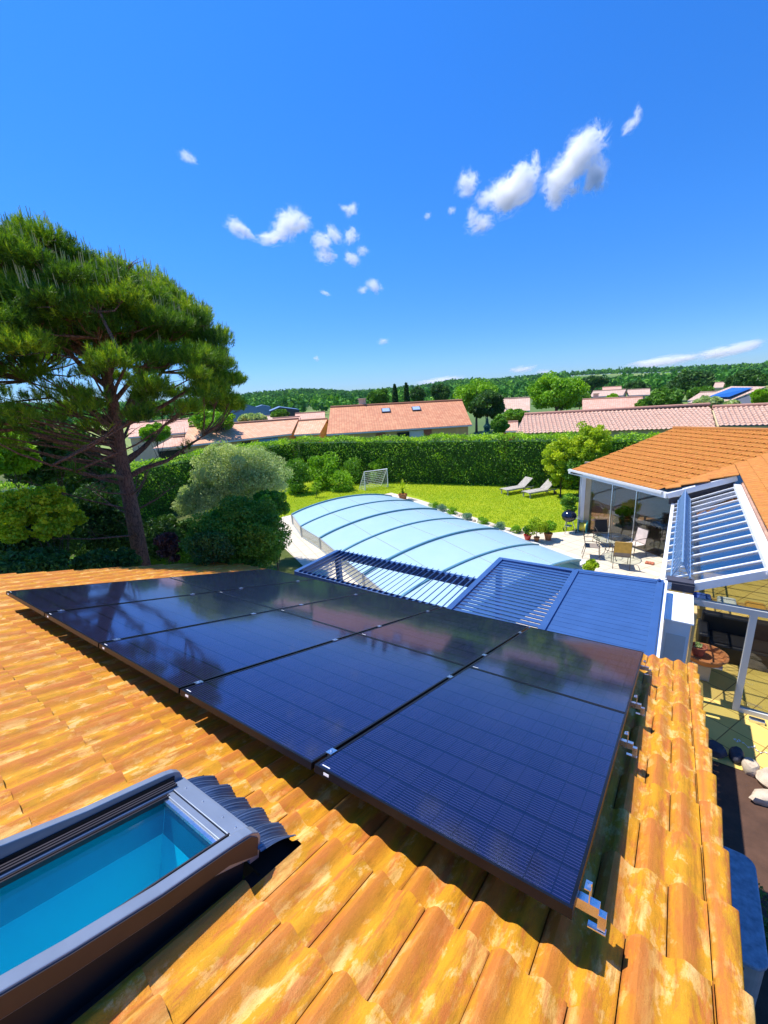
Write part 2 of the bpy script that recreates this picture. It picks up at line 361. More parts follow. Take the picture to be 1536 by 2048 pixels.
M['brick'] = simple('red_brick', (0.42, 0.13, 0.07), 0.9, 0, 0.2, 12, 0.3)
M['heatpump'] = simple('grey_blue_casing', (0.24, 0.30, 0.38), 0.5, 0, 0.35, 14, 0.1)
M['heatside'] = simple('beige_casing', (0.40, 0.35, 0.31), 0.5)
M['barn'] = simple('blue_grey_cladding', (0.11, 0.20, 0.34), 0.6, 0, 0.1, 1)
M['barndark'] = simple('dark_barn_cladding', (0.06, 0.055, 0.06), 0.8)
M['net'] = simple('white_net', (0.75, 0.77, 0.75), 0.7)
M['bluepv'] = simple('blue_panel', (0.02, 0.10, 0.34), 0.2, 0, 0.1, 2)

def grassmat(name, a, b, c):
    t = NT(name); o = t.obj(); n1 = t.noise(0.35, 5, 0.6, o); n2 = t.noise(4.0, 6, 0.7, o); n3 = t.noise(60, 4, 0.7, o)
    col = t.mix(t.ramp(n1, [(0.38, 0), (0.62, 1)]), a, b); col = t.mix(t.ramp(n2, [(0.45, 0), (0.7, 0.7)]), col, c)
    col = t.mix(t.math('MULTIPLY', n3, 0.35), col, tuple(x * 0.45 for x in a))
    return t.done(t.princ(col, 0.85, 0, t.bump(n3, 0.8, 0.04), 0.2))
M['lawn'] = grassmat('lawn_turf', (0.26, 0.38, 0.012), (0.38, 0.45, 0.014), (0.50, 0.50, 0.03))
M['ground'] = grassmat('rough_ground', (0.060, 0.095, 0.015), (0.10, 0.13, 0.02), (0.18, 0.17, 0.06))
M['soil'] = simple('brown_earth', (0.085, 0.042, 0.026), 0.95, 0, 0.3, 3, 0.6)
def pavemat(name, a, b, w, h, joint, grout=(0.3, 0.2, 0.1), rot=0.0):
    t = NT(name); o = t.n('Mapping', ins={'Vector': t.obj(), 'Rotation': (0, 0, rot)}).outputs[0]
    br = t.n('TexBrick', ins={'Vector': o, 'Color1': c4(a), 'Color2': c4(b), 'Mortar': c4(grout), 'Scale': 1.0, 'Mortar Size': joint, 'Brick Width': w, 'Row Height': h})
    br.offset = 0.0
    c = t.mix(t.ramp(t.noise(2.5, 6, 0.65, o), [(0.35, 0.35), (0.7, 0)]), br.outputs[0], tuple(x * 0.7 for x in a))
    return t.done(t.princ(c, 0.7, 0, t.bump(t.math('ADD', t.math('MULTIPLY', br.outputs[1], -1.0), t.math('MULTIPLY', t.noise(40, 4, 0.6, o), 0.2)), 0.4, 0.01), 0.3))
M['patio'] = pavemat('pale_stone_paving', (0.60, 0.53, 0.41), (0.68, 0.60, 0.47), 0.6, 0.4, 0.012, (0.36, 0.30, 0.22), 0.5)
M['terrace'] = pavemat('ochre_floor_tiles', (0.70, 0.50, 0.13), (0.76, 0.55, 0.16), 0.5, 0.5, 0.008, (0.20, 0.10, 0.03), 0.45)
M['roomfloor'] = pavemat('reddish_floor_tiles', (0.46, 0.24, 0.15), (0.52, 0.28, 0.18), 0.4, 0.4, 0.008, (0.2, 0.1, 0.06), 0.4)

# ------------------------------------------------------------------ tiled roofs
PROF_ROMAN = [(0, .003), (.05, .010), (.11, .021), (.18, .027), (.26, .024), (.34, .014), (.42, .006), (.50, .003), (.56, .007), (.62, .015), (.69, .0205), (.77, .018), (.85, .010), (.93, .004), (1.0, .002)]
PROF_S = [(0, .0), (.12, .035), (.28, .055), (.44, .035), (.58, .005), (.8, -.004), (1.0, .006)]
PROF_CANAL = [(0, -.01), (.12, .05), (.3, .085), (.48, .05), (.6, -.01), (.8, -.03), (1.0, -.01)]
def tile_mesh(name, O, U, V, N, u0, nu, v0, nv, tw, tl, prof, mat, parent, stagger=0.5, skip=None, lift=0.018, thick=0.012, jit=1.0, seed=1, nseg=3, hs=1.0, clip=None):
    rng = np.random.RandomState(seed)
    ps = np.array([p[0] for p in prof]); ph = np.array([p[1] for p in prof]) * hs; k = len(ps)
    verts = []; faces = []; at_p = []; at_r = []; uvs = []
    O, U, V, N = [np.array(x) for x in (O, U, V, N)]
    for j in range(nv):
        va = v0 + j * tl
        for i in range(-1, nu + 1):
            ua = u0 + (i + (stagger if j % 2 else 0.0)) * tw
            r = rng.rand(); dz = rng.randn() * 0.0022 * jit; tilt = rng.randn() * 0.003 * jit; dv = rng.randn() * 0.004 * jit; tw2 = tw * 0.985
            vv = [va - 0.035 + (tl + 0.035 + dv) * q for q in np.linspace(0, 1, nseg)]
            base = len(verts); g = 0
            for q, v in zip(np.linspace(0, 1, nseg), vv):
                for a in range(k):
                    u = ua + ps[a] * tw2; w = ph[a] + lift * q + dz + tilt * (ps[a] - .5) * 2
                    verts.append((u, v, w)); at_p.append(ps[a])
            for a in range(k):     # lower lip at the end
                u = ua + ps[a] * tw2; verts.append((u, vv[-1], ph[a] + lift + dz + tilt * (ps[a] - .5) * 2 - thick)); at_p.append(ps[a])
            fl = []
            for g in range(nseg):
                for a in range(k - 1): fl.append((base + g * k + a, base + g * k + a + 1, base + (g + 1) * k + a + 1, base + (g + 1) * k + a))
            # side lips
            sb = len(verts)
            for a in (0, k - 1):
                for q, v in zip(np.linspace(0, 1, nseg), vv):
                    u = ua + ps[a] * tw2; verts.append((u, v, ph[a] + lift * q + dz - 0.02)); at_p.append(ps[a])
            for g in range(nseg - 1):
                fl.append((base + g * k, base + (g + 1) * k, sb + g + 1, sb + g))
                fl.append((base + g * k + k - 1, sb + nseg + g, sb + nseg + g + 1, base + (g + 1) * k + k - 1))
            if skip is not None:
                keep = []
                for f_ in fl:
                    cu = sum(verts[x][0] for x in f_) / 4; cv = sum(verts[x][1] for x in f_) / 4
                    if not skip(cu, cv): keep.append(f_)
                fl = keep
            faces += fl; at_r += [r] * len(fl)
    L = np.array(verts); Wd = O + L[:, :1] * U + L[:, 1:2] * V + L[:, 2:3] * N
    o = npmesh(name, Wd, faces, mat, parent, {'prof': ('POINT', at_p), 'rnd': ('FACE', at_r)}, L[:, :2], True)
    try: o.data.set_sharp_from_angle(angle=math.radians(35))
    except Exception: pass
    if clip:
        bm = bmesh.new(); bm.from_mesh(o.data)
        for co, no in clip:
            bmesh.ops.bisect_plane(bm, geom=bm.verts[:] + bm.edges[:] + bm.faces[:], plane_co=co, plane_no=no, clear_outer=True)
        bm.to_mesh(o.data); bm.free()
    return o
# ------------------------------------------------------------------ world-space building under an Empty
WROOT = {}
_thing0 = thing
def wthing(name, label, cat, loc=(0, 0, 0), group=None):
    o = _thing0(name, label, cat, loc, group); WROOT[o.name] = Vector(loc); return o
def rootloc(p):
    while p.parent is not None: p = p.parent
    return WROOT.get(p.name)
_b0 = MB.build
def _build(s, name, m, parent=None, **kw):
    if parent is not None:
        L = rootloc(parent)
        if L is not None: s.v = [(v[0] - L.x, v[1] - L.y, v[2] - L.z) for v in s.v]
    return _b0(s, name, m, parent, **kw)
MB.build = _build
_np0 = npmesh
def npmesh(name, V, Q, m, parent=None, attrs=None, uv=None, smooth=False):
    V = np.asarray(V, np.float64)
    if parent is not None:
        L = rootloc(parent)
        if L is not None: V = V - np.array(L)
    return _np0(name, V, Q, m, parent, attrs, uv, smooth)
def solo(mb, name, m, label, cat, base=None, group=None, kind=None, **kw):   # a thing that is one mesh, origin at its base
    if base is None:
        a = np.array(mb.v); base = ((a[:, 0].min() + a[:, 0].max()) / 2, (a[:, 1].min() + a[:, 1].max()) / 2, a[:, 2].min())
    mb.v = [(v[0] - base[0], v[1] - base[1], v[2] - base[2]) for v in mb.v]
    o = _b0(mb, name, m, None, **kw); o.location = base
    return tag(o, label, cat, group, kind)

# ------------------------------------------------------------------ foliage
def leafquads(pos, size, rng, up=0.3, aspect=0.55, cup=None):
    n = len(pos); size = np.broadcast_to(size, (n,)) * rng.uniform(0.65, 1.3, n)
    nrm = rng.normal(size=(n, 3)); nrm[:, 2] = nrm[:, 2] * 0.8 + up; nrm /= np.linalg.norm(nrm, axis=1)[:, None]
    a = rng.normal(size=(n, 3)); a -= (a * nrm).sum(1)[:, None] * nrm; a /= np.linalg.norm(a, axis=1)[:, None] + 1e-9
    b = np.cross(nrm, a); s = size[:, None]
    V = np.stack([pos - a * s * .5, pos + b * s * .5 * aspect + nrm * s * .06, pos + a * s * .5, pos - b * s * .5 * aspect + nrm * s * .06], 1).reshape(-1, 3)
    return V, np.arange(4 * n).reshape(-1, 4)
def ball_pts(rng, n, c, r, inner=0.55):
    d = rng.normal(size=(n, 3)); d /= np.linalg.norm(d, axis=1)[:, None]
    q = (inner ** 3 + (1 - inner ** 3) * rng.rand(n)) ** (1 / 3.0)
    return np.array(c) + d * q[:, None] * np.array(r)
def crown(name, c, R, m, parent, ncl=30, clr=0.33, nl=180, leaf=0.12, seed=1, hollow=0.55, zlow=-0.9, up=0.3, tone=0.5, aspect=0.55):
    rng = np.random.RandomState(seed); c = np.array(c, float); R = np.array(R, float); P_, T = [], []
    k = 0
    while k < ncl:
        d = rng.normal(size=3); d /= np.linalg.norm(d)
        if d[2] < zlow: continue
        q = rng.uniform(hollow, 1.0) ** 0.6 * (1 - clr * 0.8) * rng.uniform(0.86, 1.1)
        cc = c + d * R * q; rr = R.mean() * clr * rng.uniform(0.7, 1.25) * np.array([1.15, 1.15, 0.85])
        n = int(nl * rng.uniform(0.7, 1.3)); P_.append(ball_pts(rng, n, cc, rr, 0.45)); tn = rng.rand()
        T.append(np.clip(tn * tone + rng.rand(n) * (1 - tone), 0, 1)); k += 1
    pos = np.concatenate(P_); T = np.concatenate(T); V, Q = leafquads(pos, leaf, rng, up, aspect)
    return npmesh(name, V, Q, m, parent, {'rnd': ('FACE', T)})
def limbs(name, base, c, R, m, parent, r0=0.12, n=7, seed=1, lean=None):
    rng = random.Random(seed); mb = MB(); b = Vector(base); c = Vector(c); top = c + Vector((0, 0, R[2] * 0.35))
    mid = b.lerp(top, 0.5) + Vector((rng.uniform(-.1, .1), rng.uniform(-.1, .1), 0)) * R[0] * 0.4
    mb.tube([b - Vector((0, 0, .1)), b.lerp(mid, .5), mid, mid.lerp(top, .6), top], [r0 * 1.25, r0, r0 * .8, r0 * .5, r0 * .2], 7)
    for i in range(n):
        a = rng.uniform(0, 6.28); s = rng.uniform(0.35, 0.8); o = b.lerp(top, s)
        e = c + Vector((math.cos(a) * R[0] * .75, math.sin(a) * R[1] * .75, rng.uniform(-.3, .6) * R[2]))
        mb.tube([o, o.lerp(e, .5) + Vector((0, 0, .08 * R[2])), e], [r0 * .45, r0 * .28, r0 * .08], 5)
    return mb.build(name, m, parent, smooth=True)
def tree(label, cat, base, c, R, m, name='broadleaf_tree', group=None, r0=None, bark='bark2', **kw):
    t = wthing(name, label, cat, base, group)
    r0 = r0 or 0.05 * max(R); sd = kw.get('seed', 1)
    limbs('trunk', base, c, R, M[bark], t, r0, 7, sd); crown('crown', c, R, m, t, **kw); return t
def pxtree(px, py, wpx, hpx, r, label, cat, m, ground=0.0, **kw):
    """crown centred on a pixel at ground distance r, wpx/hpx its size in the photograph"""
    c = PR(px, py, r); a = PR(px - wpx / 2, py, r); b = PR(px + wpx / 2, py, r); rx = (b - a).length / 2
    h1 = PR(px, py - hpx / 2, r).z; h2 = PR(px, py + hpx / 2, r).z; rz = (h1 - h2) / 2
    return tree(label, cat, Vector((c.x, c.y, ground)), c, (rx, rx, rz), m, **kw)
def hedge(name, a, b, w, h, m, label, leaf=0.11, dens=170, seed=3, z0=0.0):
    """trimmed hedge from a to b (front foot line), width w to the left of a->b"""
    rng = np.random.RandomState(seed); a = np.array(a, float); b = np.array(b, float); d = b - a; L = np.linalg.norm(d); d /= L; n = np.array([-d[1], d[0]])
    pts = []; 
    def wob(u, v): return 0.08 * np.sin(u * .53 + 1.0) + 0.12 * np.sin(u * 1.7 + v * 2.1) + 0.07 * np.sin(u * 4.3 - v * 3.0) + 0.05 * np.sin(u * 9.1 + v * 7.7)
    def pl(cnt, f): u = rng.rand(cnt) * L; v = rng.rand(cnt); pts.append(f(u, v))
    A = lambda u, off, z: np.stack([a[0] + d[0] * u + n[0] * off, a[1] + d[1] * u + n[1] * off, z], 1)
    nz = lambda k, s=0.13: rng.normal(size=k) * s
    cf = int(L * h * dens); ct = int(L * w * dens * 1.2)
    pl(cf, lambda u, v: A(u, wob(u, v * h) * .8 + nz(cf), z0 + v * h)); pl(cf // 2, lambda u, v: A(u, w + nz(cf // 2), z0 + v * h))
    pl(ct, lambda u, v: A(u, v * w, z0 + h + wob(u, v) * .6 + nz(ct, 0.07)))
    ce = int(w * h * dens); pl(ce, lambda u, v: A(nz(ce), v * w, z0 + rng.rand(ce) * h)); pl(ce, lambda u, v: A(L + nz(ce), v * w, z0 + rng.rand(ce) * h))
    pos = np.concatenate(pts); V, Q = leafquads(pos, leaf, rng, 0.35)
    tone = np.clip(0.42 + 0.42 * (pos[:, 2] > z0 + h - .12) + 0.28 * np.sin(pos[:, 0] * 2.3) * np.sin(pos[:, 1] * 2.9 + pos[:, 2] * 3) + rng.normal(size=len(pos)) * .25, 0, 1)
    q = 0.26; C = []
    for z in (z0, z0 + h - q):
        for (u, o_) in ((q, q), (L - q, q), (L - q, w - q), (q, w - q)): C.append((a[0] + d[0] * u + n[0] * o_, a[1] + d[1] * u + n[1] * o_, z))
    k = len(V); V = np.concatenate([V, np.array(C)]); Q = np.concatenate([Q, np.array([(0, 1, 5, 4), (1, 2, 6, 5), (2, 3, 7, 6), (3, 0, 4, 7), (4, 5, 6, 7)]) + k])
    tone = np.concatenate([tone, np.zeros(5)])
    base = (a + b) / 2; V = V - np.array([base[0], base[1], z0])
    o = _np0(name, V, Q, m, None, {'rnd': ('FACE', tone)}); o.location = (base[0], base[1], z0)
    return tag(o, label, 'hedge')
L_ = {}
L_['hedge'] = leafmat('laurel_leaves', [(0.022, 0.060, 0.006), (0.050, 0.125, 0.010), (0.095, 0.200, 0.012), (0.22, 0.33, 0.012)], 0.30, k=2.2)
L_['bright'] = leafmat('bright_leaves', [(0.07, 0.17, 0.008), (0.13, 0.27, 0.010), (0.22, 0.36, 0.015)], 0.35, k=1.75)
L_['lime'] = leafmat('lime_leaves', [(0.14, 0.22, 0.01), (0.25, 0.34, 0.012), (0.42, 0.45, 0.02)], 0.4, k=1.75)
L_['mid'] = leafmat('mid_leaves', [(0.028, 0.075, 0.010), (0.06, 0.14, 0.012), (0.10, 0.20, 0.015)], 0.3, k=2.10)
L_['dark'] = leafmat('dark_leaves', [(0.008, 0.024, 0.006), (0.018, 0.045, 0.008), (0.040, 0.085, 0.012)], 0.25, k=3.20)
L_['sage'] = leafmat('olive_grey_leaves', [(0.08, 0.13, 0.045), (0.27, 0.35, 0.14), (0.42, 0.50, 0.23)], 0.35, k=1.80)
L_['red'] = leafmat('purple_leaves', [(0.045, 0.018, 0.018), (0.09, 0.03, 0.028), (0.13, 0.06, 0.03)], 0.25)
L_['fir'] = leafmat('blue_fir', [(0.03, 0.09, 0.08), (0.06, 0.16, 0.15)], 0.15)
L_['lav'] = leafmat('lavender', [(0.08, 0.17, 0.10), (0.14, 0.25, 0.14)], 0.2)
L_['pine'] = leafmat('pine_needles', [(0.014, 0.036, 0.006), (0.045, 0.105, 0.008), (0.110, 0.200, 0.010), (0.27, 0.33, 0.015)], 0.35, 0.5, .3, 1.95)
L_['candle'] = leafmat('pine_candles', [(0.20, 0.24, 0.07), (0.42, 0.34, 0.16)], 0.15)

# ================================================================== GROUND
def sheet(name, poly, z, m, kind='structure'):
    mb = MB(); mb.add([(x, y, z) for x, y in poly], [tuple(range(len(poly)))]); o = _b0(mb, name, m); return tag(o, kind=kind)
# terrain: flat garden plain rising into wooded hills
SKY = [(0, 812), (300, 806), (440, 797), (480, 792), (560, 784), (620, 780), (700, 785), (800, 777), (850, 772), (900, 764), (1000, 760), (1100, 750), (1160, 744), (1250, 740), (1350, 737), (1420, 735), (1536, 731), (1900, 722)]
AZ = []
for px, py in SKY:
    d = ray(px, py); AZ.append((math.atan2(d[0], d[1]), math.atan2(d[2], math.hypot(d[0], d[1]))))
az_x = [a[0] for a in AZ]; az_y = [max(a[1], 0.001) for a in AZ]
RH = 1000.0
def hill_h(x, y):
    r = np.hypot(x, y); az = np.arctan2(x, y); el = np.interp(az, az_x, az_y)
    s = np.clip((r - 260) / (RH - 260), 0, 1); s = s * s * (3 - 2 * s)
    back = np.where(y < 0, 0.0, 1.0)
    H = (6 + np.tan(el) * RH - 7.0) * s + 2.5 * np.sin(x / 70.0) * np.sin(y / 90.0) * s * (1 - s) * 4
    return np.maximum(H, -0.5 * s) * np.where(r > 262, 1, 0) * back
rr = np.concatenate([[0.01, 30, 60, 120, 200], np.linspace(262, 1100, 34), [1170, 1260]]); nn = 160
th = np.linspace(0, 2 * np.pi, nn, endpoint=False)
X = np.outer(rr, np.sin(th)); Y = np.outer(rr, np.cos(th)); Z = hill_h(X, Y); Z = np.where(X**2 + Y**2 > 1150 ** 2, Z * 0.8, Z) - 0.03
V = np.stack([X, Y, Z], 2).reshape(-1, 3); Q = []
for i in range(len(rr) - 1):
    for k in range(nn): Q.append((i * nn + k, (i + 1) * nn + k, (i + 1) * nn + (k + 1) % nn, i * nn + (k + 1) % nn))
t = NT('countryside'); o_ = t.obj(); n1 = t.noise(0.006, 4, 0.55, o_); n2 = t.noise(0.05, 5, 0.6, o_)
cc = t.ramp(n1, [(0.35, (0.05, 0.10, 0.015)), (0.5, (0.12, 0.20, 0.025)), (0.62, (0.26, 0.30, 0.06)), (0.72, (0.14, 0.22, 0.03))])
cc = t.mix(t.ramp(n2, [(0.4, 0), (0.7, 0.4)]), cc, (0.05, 0.09, 0.02))
_np0('hills', V, Q, t.done(t.princ(cc, 0.9)), None, None, None, True)['kind'] = 'structure'
# woodland on the hills, one mass
rng = np.random.RandomState(5)
ico = bmesh.new(); bmesh.ops.create_icosphere(ico, subdivisions=2, radius=1.0)
IV = np.array([v.co for v in ico.verts]); IF = np.array([[v.index for v in f.verts] for f in ico.faces]); ico.free()
N_ = 14000; az = rng.uniform(-1.45, 0.75, N_ * 2); r_ = 150 + (1080 - 150) * rng.rand(N_ * 2) ** 0.75
x_, y_ = r_ * np.sin(az), r_ * np.cos(az)
fields = np.sin(x_ / 61.0 + 1.3) * np.sin(y_ / 83.0 + 0.4) + 0.5 * np.sin(x_ / 23.0) * np.sin(y_ / 31.0)
d_ = ray(1245, 757); fa = math.atan2(d_[0], d_[1])
clear = (fields > 0.72) | ((np.abs(az - fa) < 0.10) & (r_ > 430) & (r_ < 880)) | ((r_ < 300) & (rng.rand(len(r_)) < .35))
x_, y_, r_ = x_[~clear][:N_], y_[~clear][:N_], r_[~clear][:N_]; z_ = hill_h(x_, y_); n = len(x_)
rad = rng.uniform(2.2, 4.6, n) * (0.60 + 0.55 * r_ / 1000); hh = rad * rng.uniform(0.9, 1.5, n)
KQ = 34; dd = rng.normal(size=(n, KQ, 3)); dd[:, :, 2] = np.abs(dd[:, :, 2]) * 1.0 - .25; dd /= np.linalg.norm(dd, axis=2)[:, :, None]
pos = (dd * rng.uniform(.6, 1.05, (n, KQ, 1)) * np.stack([rad, rad, hh], 1)[:, None] + np.stack([x_, y_, z_ + hh * 0.7], 1)[:, None]).reshape(-1, 3)
VV, FF = leafquads(pos, np.repeat(rad * .62, KQ), rng, .6, .85)
tone = np.clip(np.repeat(rng.rand(n) ** 1.3 * .75, KQ) + rng.rand(n * KQ) * .22 + dd.reshape(-1, 3)[:, 2] * .1, 0, 1)
L_['wood'] = leafmat('far_wood', [(0.010, 0.042, 0.014), (0.022, 0.080, 0.016), (0.045, 0.13, 0.018), (0.11, 0.21, 0.025)], 0.2, 0.8, 0.1, 2.1)
wd = _np0('woodland', VV, FF, L_['wood'], None, {'rnd': ('FACE', tone)}, None, False)
tag(wd, 'dense green woodland covering the hills along the horizon', 'woodland', kind='stuff')

sheet('ground', [(-60, -20), (40, -20), (40, 24), (-60, 24)], 0.0, M['ground'])
sheet('lawn', [(-22.6, 13.5), (-16.0, 13.2), (-13.0, 12.3), (-2.2, 14.6), (1.0, 17), (1.0, 26.5), (-24, 24.5)], 0.008, M['lawn'])
pool_patio = [(-16.0, 12.6), (-10.5, 9.9), (-8.5, 3.0), (0.6, 3.0), (0.6, 16.2), (-2.9, 18.6), (-4.2, 17.5), (-6.0, 17.6), (-12.2, 20.6), (-14.6, 21.4), (-17.0, 14.6)]
sheet('patio', pool_patio, 0.014, M['patio'])
sheet('terrace', [(0.14, 7.35), (4.0, 7.35), (4.0, 16.0), (0.14, 16.0)], 0.020, M['terrace'])
sheet('side_yard', [(0.1, -4), (6, -4), (6, 7.35), (0.1, 7.35)], 0.010, M['soil'])
# grass blades: one uncountable mass over the lawn
rng = np.random.RandomState(11); nb = 150000
gx = rng.uniform(-22, 0.6, nb); gy = rng.uniform(13.4, 26, nb)
okm = ((gy - 14.6) > (gx + 2.2) * -0.535 + 0.9) | (gx < -13.5)
def inpoly(x, y, poly):
    r = np.zeros(len(x), bool); k = len(poly); j = k - 1
    for i in range(k):
        xi, yi = poly[i]; xj, yj = poly[j]
        r ^= ((yi > y) != (yj > y)) & (x < (xj - xi) * (y - yi) / (yj - yi + 1e-12) + xi); j = i
    return r
okm &= ~inpoly(gx, gy, pool_patio)
gx, gy = gx[okm], gy[okm]; nb = len(gx); an = rng.uniform(0, 6.28, nb); hgt = rng.uniform(0.03, 0.075, nb); wd_ = 0.014
bx, by = np.cos(an) * wd_, np.sin(an) * wd_; lx, ly = rng.normal(size=nb) * .02, rng.normal(size=nb) * .02
V = np.stack([np.stack([gx - bx, gy - by, np.full(nb, .008)], 1), np.stack([gx + bx, gy + by, np.full(nb, .008)], 1), np.stack([gx + lx, gy + ly, .008 + hgt], 1)], 1).reshape(-1, 3)
L_['grass'] = leafmat('grass_blades', [(0.20, 0.31, 0.012), (0.33, 0.42, 0.015), (0.46, 0.48, 0.03)], 0.4)
tag(_np0('grass', V, np.arange(3 * nb).reshape(-1, 3), L_['grass'], None, {'rnd': ('FACE', rng.rand(nb))}), 'short sunlit lawn grass between pool cover and hedge', 'grass', kind='stuff')

# ================================================================== THE TILED HOUSE
TL, TW = 0.3722, 0.2434
V0, U0 = -0.0797 - TL * 9, 6.014 - TW * 34; NV = 21; VE = V0 + TL * NV
house = wthing('house', 'house under the orange clay tile roof that carries the solar panels', 'house', (-3.6, 1.0, 0))
WB = -0.243
skipf = lambda u, v: 4.02 < u < (4.70 if v < -0.44 else 4.745) and v < -0.19
OB = RW(0, 0, WB)
roof = tile_mesh('roof', OB, RU, RV, RN, U0 - TW, 37, V0, NV, TW, TL, PROF_ROMAN, M['tile'], house, 0.5, skipf, seed=4, nseg=5, hs=1.35, jit=.6,
                 clip=[(RW(6.1386, 0, 0) - Vector((-3.6, 1.0, 0)), RU), (RW(-2.30, 0, 0) - Vector((-3.6, 1.0, 0)), -RU)])
# verge tiles: one rounded edge tile per course
vb = []; 
PROF_VERGE = [(0, .014), (.06, .020), (.28, .029), (.52, .030), (.78, .026), (.95, .021), (.998, .015), (1.0, -.07)]
VV_, VQ_, VP_, VR_, VU_ = [], [], [], [], []
rv = np.random.RandomState(9)
for j in range(NV):            # each course ends in a tapered edge tile
    va = V0 + TL * j - .03; r = rv.rand(); dz = rv.randn() * .002
    for g in range(4):
        q = g / 3; v = va + (TL + .032) * q; wd_ = 0.078 + 0.020 * q
        for s_, h_ in PROF_VERGE:
            VV_.append(tuple(RW(6.1405 + s_ * wd_, v, WB + h_ - .004 + .026 * q + dz))); VP_.append(s_ * .8); VU_.append((6.14 + s_ * wd_, v))
    k = len(PROF_VERGE)
    for s_, h_ in PROF_VERGE:
        VV_.append(tuple(RW(6.1405 + s_ * .098, va + TL + .032, WB + h_ + .026 + dz - .014))); VP_.append(s_); VU_.append((6.14 + s_ * .094, va + TL))
    b_ = j * 5 * k
    for g in range(4):
        for a in range(k - 1): VQ_.append((b_ + g * k + a, b_ + g * k + a + 1, b_ + (g + 1) * k + a + 1, b_ + (g + 1) * k + a)); VR_.append(r)
verge = npmesh('verge', VV_, VQ_, M['tile'], house, {'prof': ('POINT', VP_), 'rnd': ('FACE', VR_)}, VU_, True)
try: verge.data.set_sharp_from_angle(angle=math.radians(38))
except Exception: pass
mb = MB()   # deck under the tiles with the opening for the skylight
def deck(u0, u1, v0, v1): mb.prism([RW(u0, v0, WB - .018), RW(u1, v0, WB - .018), RW(u1, v1, WB - .018), RW(u0, v1, WB - .018)], 0.06, RN)
deck(-2.28, 4.07, V0, VE - .03); deck(4.68, 6.20, V0, VE - .03); deck(4.07, 4.68, -0.34, VE - .03); deck(4.07, 4.68, V0, -1.66)
mb.build('roof_deck', M['deck'], house)
mb = MB()
mb.bar(RW(-2.3, VE + .05, WB - .07), RW(6.2, VE + .05, WB - .07), 0.11, 0.09, RN)
mb.build('gutter', M['seal'], house)
mb = MB()
e0, e1 = RW(-1.9, 4.0, 0), RW(6.0, 4.0, 0)
for (a, b) in (((-7.75, 4.85), (0.14, 4.85)), ((0.14, 4.85), (0.14, -4.0)), ((-7.75, -4.0), (-7.75, 4.85))):
    a3, b3 = Vector((a[0], a[1], 0)), Vector((b[0], b[1], 0))
    def ztop(x, y):
        q = RW(0, 0, WB - .09); return q.z - ((Vector((x, y, 0)) - Vector((q.x, q.y, 0))).dot(Vector((RN.x, RN.y, 0)))) / RN.z
    nx = (b3 - a3).normalized().cross(Vector((0, 0, 1))) * 0.2
    pts = [a3, b3, Vector((b[0], b[1], ztop(*b))), Vector((a[0], a[1], ztop(*a)))]
    mb.prism(pts, 0.2)
mb.build('wall', M['wall'], house)
# roof window with its raised side casings and pleated apron
sk = MB()
def rbox(mb, u0, u1, v0, v1, w0, w1): 
    mb.box(RW((u0 + u1) / 2, (v0 + v1) / 2, (w0 + w1) / 2), (u1 - u0, v1 - v0, w1 - w0), ax=(RU, RV, RN))
GZ = -0.110     # level of the pane
FL = -0.26
rbox(sk, 4.150, 4.200, -1.66, -0.42, FL, GZ + .030); rbox(sk, 4.586, 4.632, -1.66, -0.42, FL, GZ + .020)
rbox(sk, 4.200, 4.586, -0.480, -0.42, FL, GZ + .012); rbox(sk, 4.200, 4.586, -1.66, -1.60, FL, GZ + .018)
skl = sk.build('skylight', M['velux'], house, bevel=0.004)
mb = MB()
for q in (4.158, 4.172, 4.186): rbox(mb, q, q + .007, -1.64, -0.425, GZ + .030, GZ + .040)
for q in (4.200, 4.212): rbox(mb, q, q + .006, -1.64, -0.47, GZ + .004, GZ + .024)
rbox(mb, 4.590, 4.596, -1.64, -0.44, GZ + .020, GZ + .030); rbox(mb, 4.606, 4.612, -1.64, -0.44, GZ + .020, GZ + .030)
mb.build('sash_bead', M['velux_dark'], skl)
mb = MB(); rbox(mb, 4.160, 4.618, -0.445, -0.375, GZ + .021, GZ + .027); rbox(mb, 4.175, 4.600, -0.478, -0.447, GZ + .013, GZ + .022); rbox(mb, 4.118, 4.672, -0.395, -0.350, -0.19, GZ + .006)
mb.build('bottom_rail', M['velux'], skl, bevel=0.003)
mb = MB(); rbox(mb, 4.204, 4.583, -0.497, -0.480, GZ + .002, GZ + .014)
for q in (4.23, 4.36, 4.50, 4.585): mb.ball(RW(q, -0.405, GZ + .028), .004, 6, 4)
mb.build('alu_trim', M['alu'], skl)
mb = MB(); rbox(mb, 4.198, 4.588, -1.61, -0.47, GZ - .010, GZ); mb.build('pane', M['glasssky'], skl)
def casing(u0, u1, out):
    """raised side casing: rounded lower end, top edge climbing towards the ridge"""
    mb = MB(); prof = []
    vs = [-1.80, -1.4, -1.0, -0.75, -0.56, -0.44, -0.40, -0.372, -0.358, -0.355]
    tops = [0.075, 0.022, -0.028, -0.048, -0.050, -0.052, -0.058, -0.072, -0.095, -0.128]
    pts = [RW(u0, v, w) for v, w in zip(vs, tops)] + [RW(u0, -0.356, -0.158), RW(u0, -0.372, -0.170)] + [RW(u0, v, w - .075) for v, w in list(zip(vs, tops))[:5][::-1]]
    mb.prism(pts, -(u1 - u0), RU); return mb
cl = casing(4.088, 4.122, -1).build('side_casing', M['velux'], skl, bevel=0.004)
mb = MB(); rbox(mb, 4.123, 4.127, -1.78, -0.40, -0.25, -0.075); rbox(mb, 4.122, 4.150, -1.66, -0.42, -0.25, -0.20)
mb.build('casing_liner', M['seal'], cl)
cr_ = casing(4.632, 4.680, 1).build('side_casing', M['velux'], skl, bevel=0.004)
